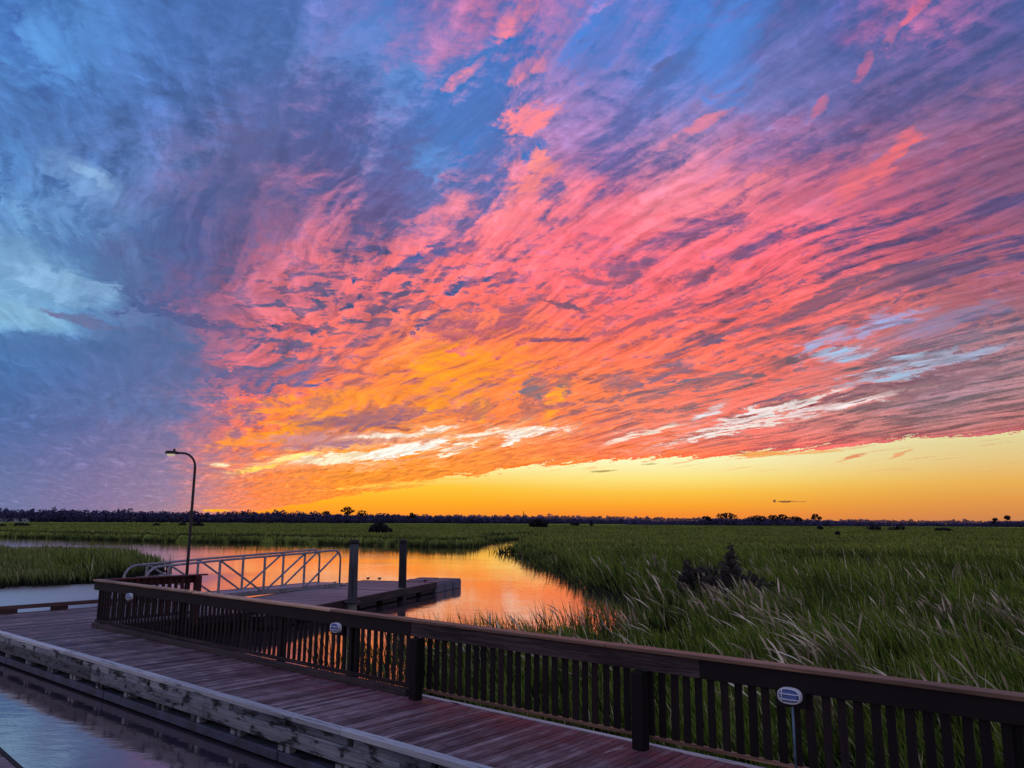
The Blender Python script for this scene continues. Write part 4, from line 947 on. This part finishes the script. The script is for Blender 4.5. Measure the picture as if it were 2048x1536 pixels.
# ------------------------------------------------------------------ floating dock
DZ = -.11
c1 = at(872, 1165, DZ); c2 = at(740, 1158, DZ); c3 = at(713, 1196, DZ)
dv = np.array([c1[0]-c3[0], c1[1]-c3[1]]); dang = math.atan2(dv[1], dv[0]); dl = np.hypot(*dv); dw = 3.35
full = dl+5.2
dk = empty('floating_dock', (c3[0]-math.cos(dang)*5.2, c3[1]-math.sin(dang)*5.2, DZ), dang); tag(dk, 'plank topped floating dock below the gangway foot', 'dock')
mb = MB(); q = 0
while q < full-.13: mb.box(q, q+.138, .05, dw-.05, -.04, random.uniform(-.003, .003)); q += .146
mb.build('deck_planks', M['float_deck'], dk)
mb = MB(); mb.box(-.02, full+.02, -.04, .045, -.25, .012); mb.box(-.02, full+.02, dw-.045, dw+.04, -.25, .012); mb.box(full-.0, full+.06, .05, dw-.05, -.25, .008)
mb.build('rim_beam', M['dark_x'], dk, bevel=.01)
for i in range(7):
    q = .4+i*full/7; MB().box(q, q+full/7-.45, .10, dw-.10, -.42, -.045).build('float', M['black'], dk, bevel=.03)
def cleat(px, py, lab):
    c_ = at(px, py, DZ); t = empty('dock_cleat', (c_[0], c_[1], DZ), dang); tag(t, lab, 'cleat', 'cleats along the floating dock edges')
    MB().tube([(-.17, 0, .085), (-.08, 0, .075), (.08, 0, .075), (.17, 0, .085)], [.014, .02, .02, .014], 8).build('horn', M['cleat'], t, smooth=True)
    mb = MB(); mb.box(-.08, -.04, -.03, .03, .004, .07); mb.box(.04, .08, -.03, .03, .004, .07); mb.build('foot', M['cleat'], t)
cleat(594, 1178, 'dock cleat seen between the gangway uprights'); cleat(669, 1168, 'dock cleat just right of the gangway end')
cleat(736, 1159, 'dock cleat at the far dock corner, left of a pair'); cleat(759, 1159.5, 'dock cleat at the far dock corner, right of a pair'); cleat(850, 1163.5, 'dock cleat near the right end of the dock')
# plastic drive on floats past the dock end
GFl = 'blue grey float blocks at the dock end'
for i, (q, y0, lab) in enumerate(((full+.10, .0, 'float block against the dock end, near side'), (full+.10, 1.0, 'float block against the dock end, far side'), (full+1.1, .0, 'middle float block of the near row'), (full+1.1, 1.0, 'middle float block of the far row'), (full+2.1, -.05, 'outermost float block on the near side'), (full+2.1, 1.0, 'outermost float block on the far side'))):
    t = empty('float_block', (dk.location[0]+math.cos(dang)*q-math.sin(dang)*y0, dk.location[1]+math.sin(dang)*q+math.cos(dang)*y0, DZ), dang); tag(t, lab, 'float', GFl)
    mb = MB(); mb.box(0, .86, 0, .93, -.48, -.035); mb.build('body', M['drum'], t, bevel=.06)
    mb = MB(); [mb.box(a, a+.12, .02, .91, -.034, -.015) for a in (.08, .26, .44, .62)]; mb.build('tread_ribs', M['drum'], t)
# pilings
def pile(px, ptop, y, lab):
    a = at_d(px, ptop, y); t = empty('piling', (a[0], a[1], -1.6)); tag(t, lab, 'piling', 'timber pilings beside the floating dock')
    H_ = a[2]+1.6; mb = MB(); mb.tube([(0, 0, 0), (.01, 0, H_*.3), (0, .01, H_*.7), (0, 0, H_-.13)], [.165, .16, .152, .148], 18); mb.build('shaft', M['pile'], t, smooth=True)
    MB().tube([(0, 0, H_-.14), (0, 0, H_-.02), (0, 0, H_)], [.158, .156, .13], 18).build('cap', M['black'], t, smooth=True)
    z = DZ+1.6; MB().tube([(.24*math.cos(q), .24*math.sin(q), z-.04) for q in np.linspace(0, 6.283, 17)], .03, 6, cap=False).build('pile_hoop', M['cleat'], t, smooth=True)
pile(709, 1079, 26.0, 'left timber piling with dark cap, nearer the gangway'); pile(807, 1079, 31.0, 'right timber piling with dark cap, nearer the dock end')

# corner of the near dock, bottom left
cx_, cy_ = at(0, 1492, -.2)
e0 = np.array(at(0, 1494, -.2)); e1 = np.array(at(52, 1540, -.2)); ev = e1-e0; ea = math.atan2(ev[1], ev[0])
nd = empty('near_dock', (e0[0], e0[1], 0), ea); tag(nd, 'dark dock corner in the basin at the bottom left', 'dock')
mb = MB(); q = -2.
while q < 2.4: mb.box(q, q+.138, -1.6, -.06, -.24, -.2); q += .146
mb.build('deck_planks', M['deck'], nd)
MB().box(-2, 2.4, -.055, 0, -.42, -.19).build('rim_beam', M['dark_x'], nd, bevel=.008)
MB().box(-2, 2.4, -1.5, -.07, -.62, -.25).build('float', M['black'], nd)
bpy.context.view_layer.update()
scn.cycles.use_denoising = True
scn.cycles.max_bounces = 6; scn.cycles.diffuse_bounces = 2; scn.cycles.glossy_bounces = 3; scn.cycles.transmission_bounces = 2
scn.cycles.caustics_reflective = False; scn.cycles.caustics_refractive = False; scn.cycles.sample_clamp_indirect = 4
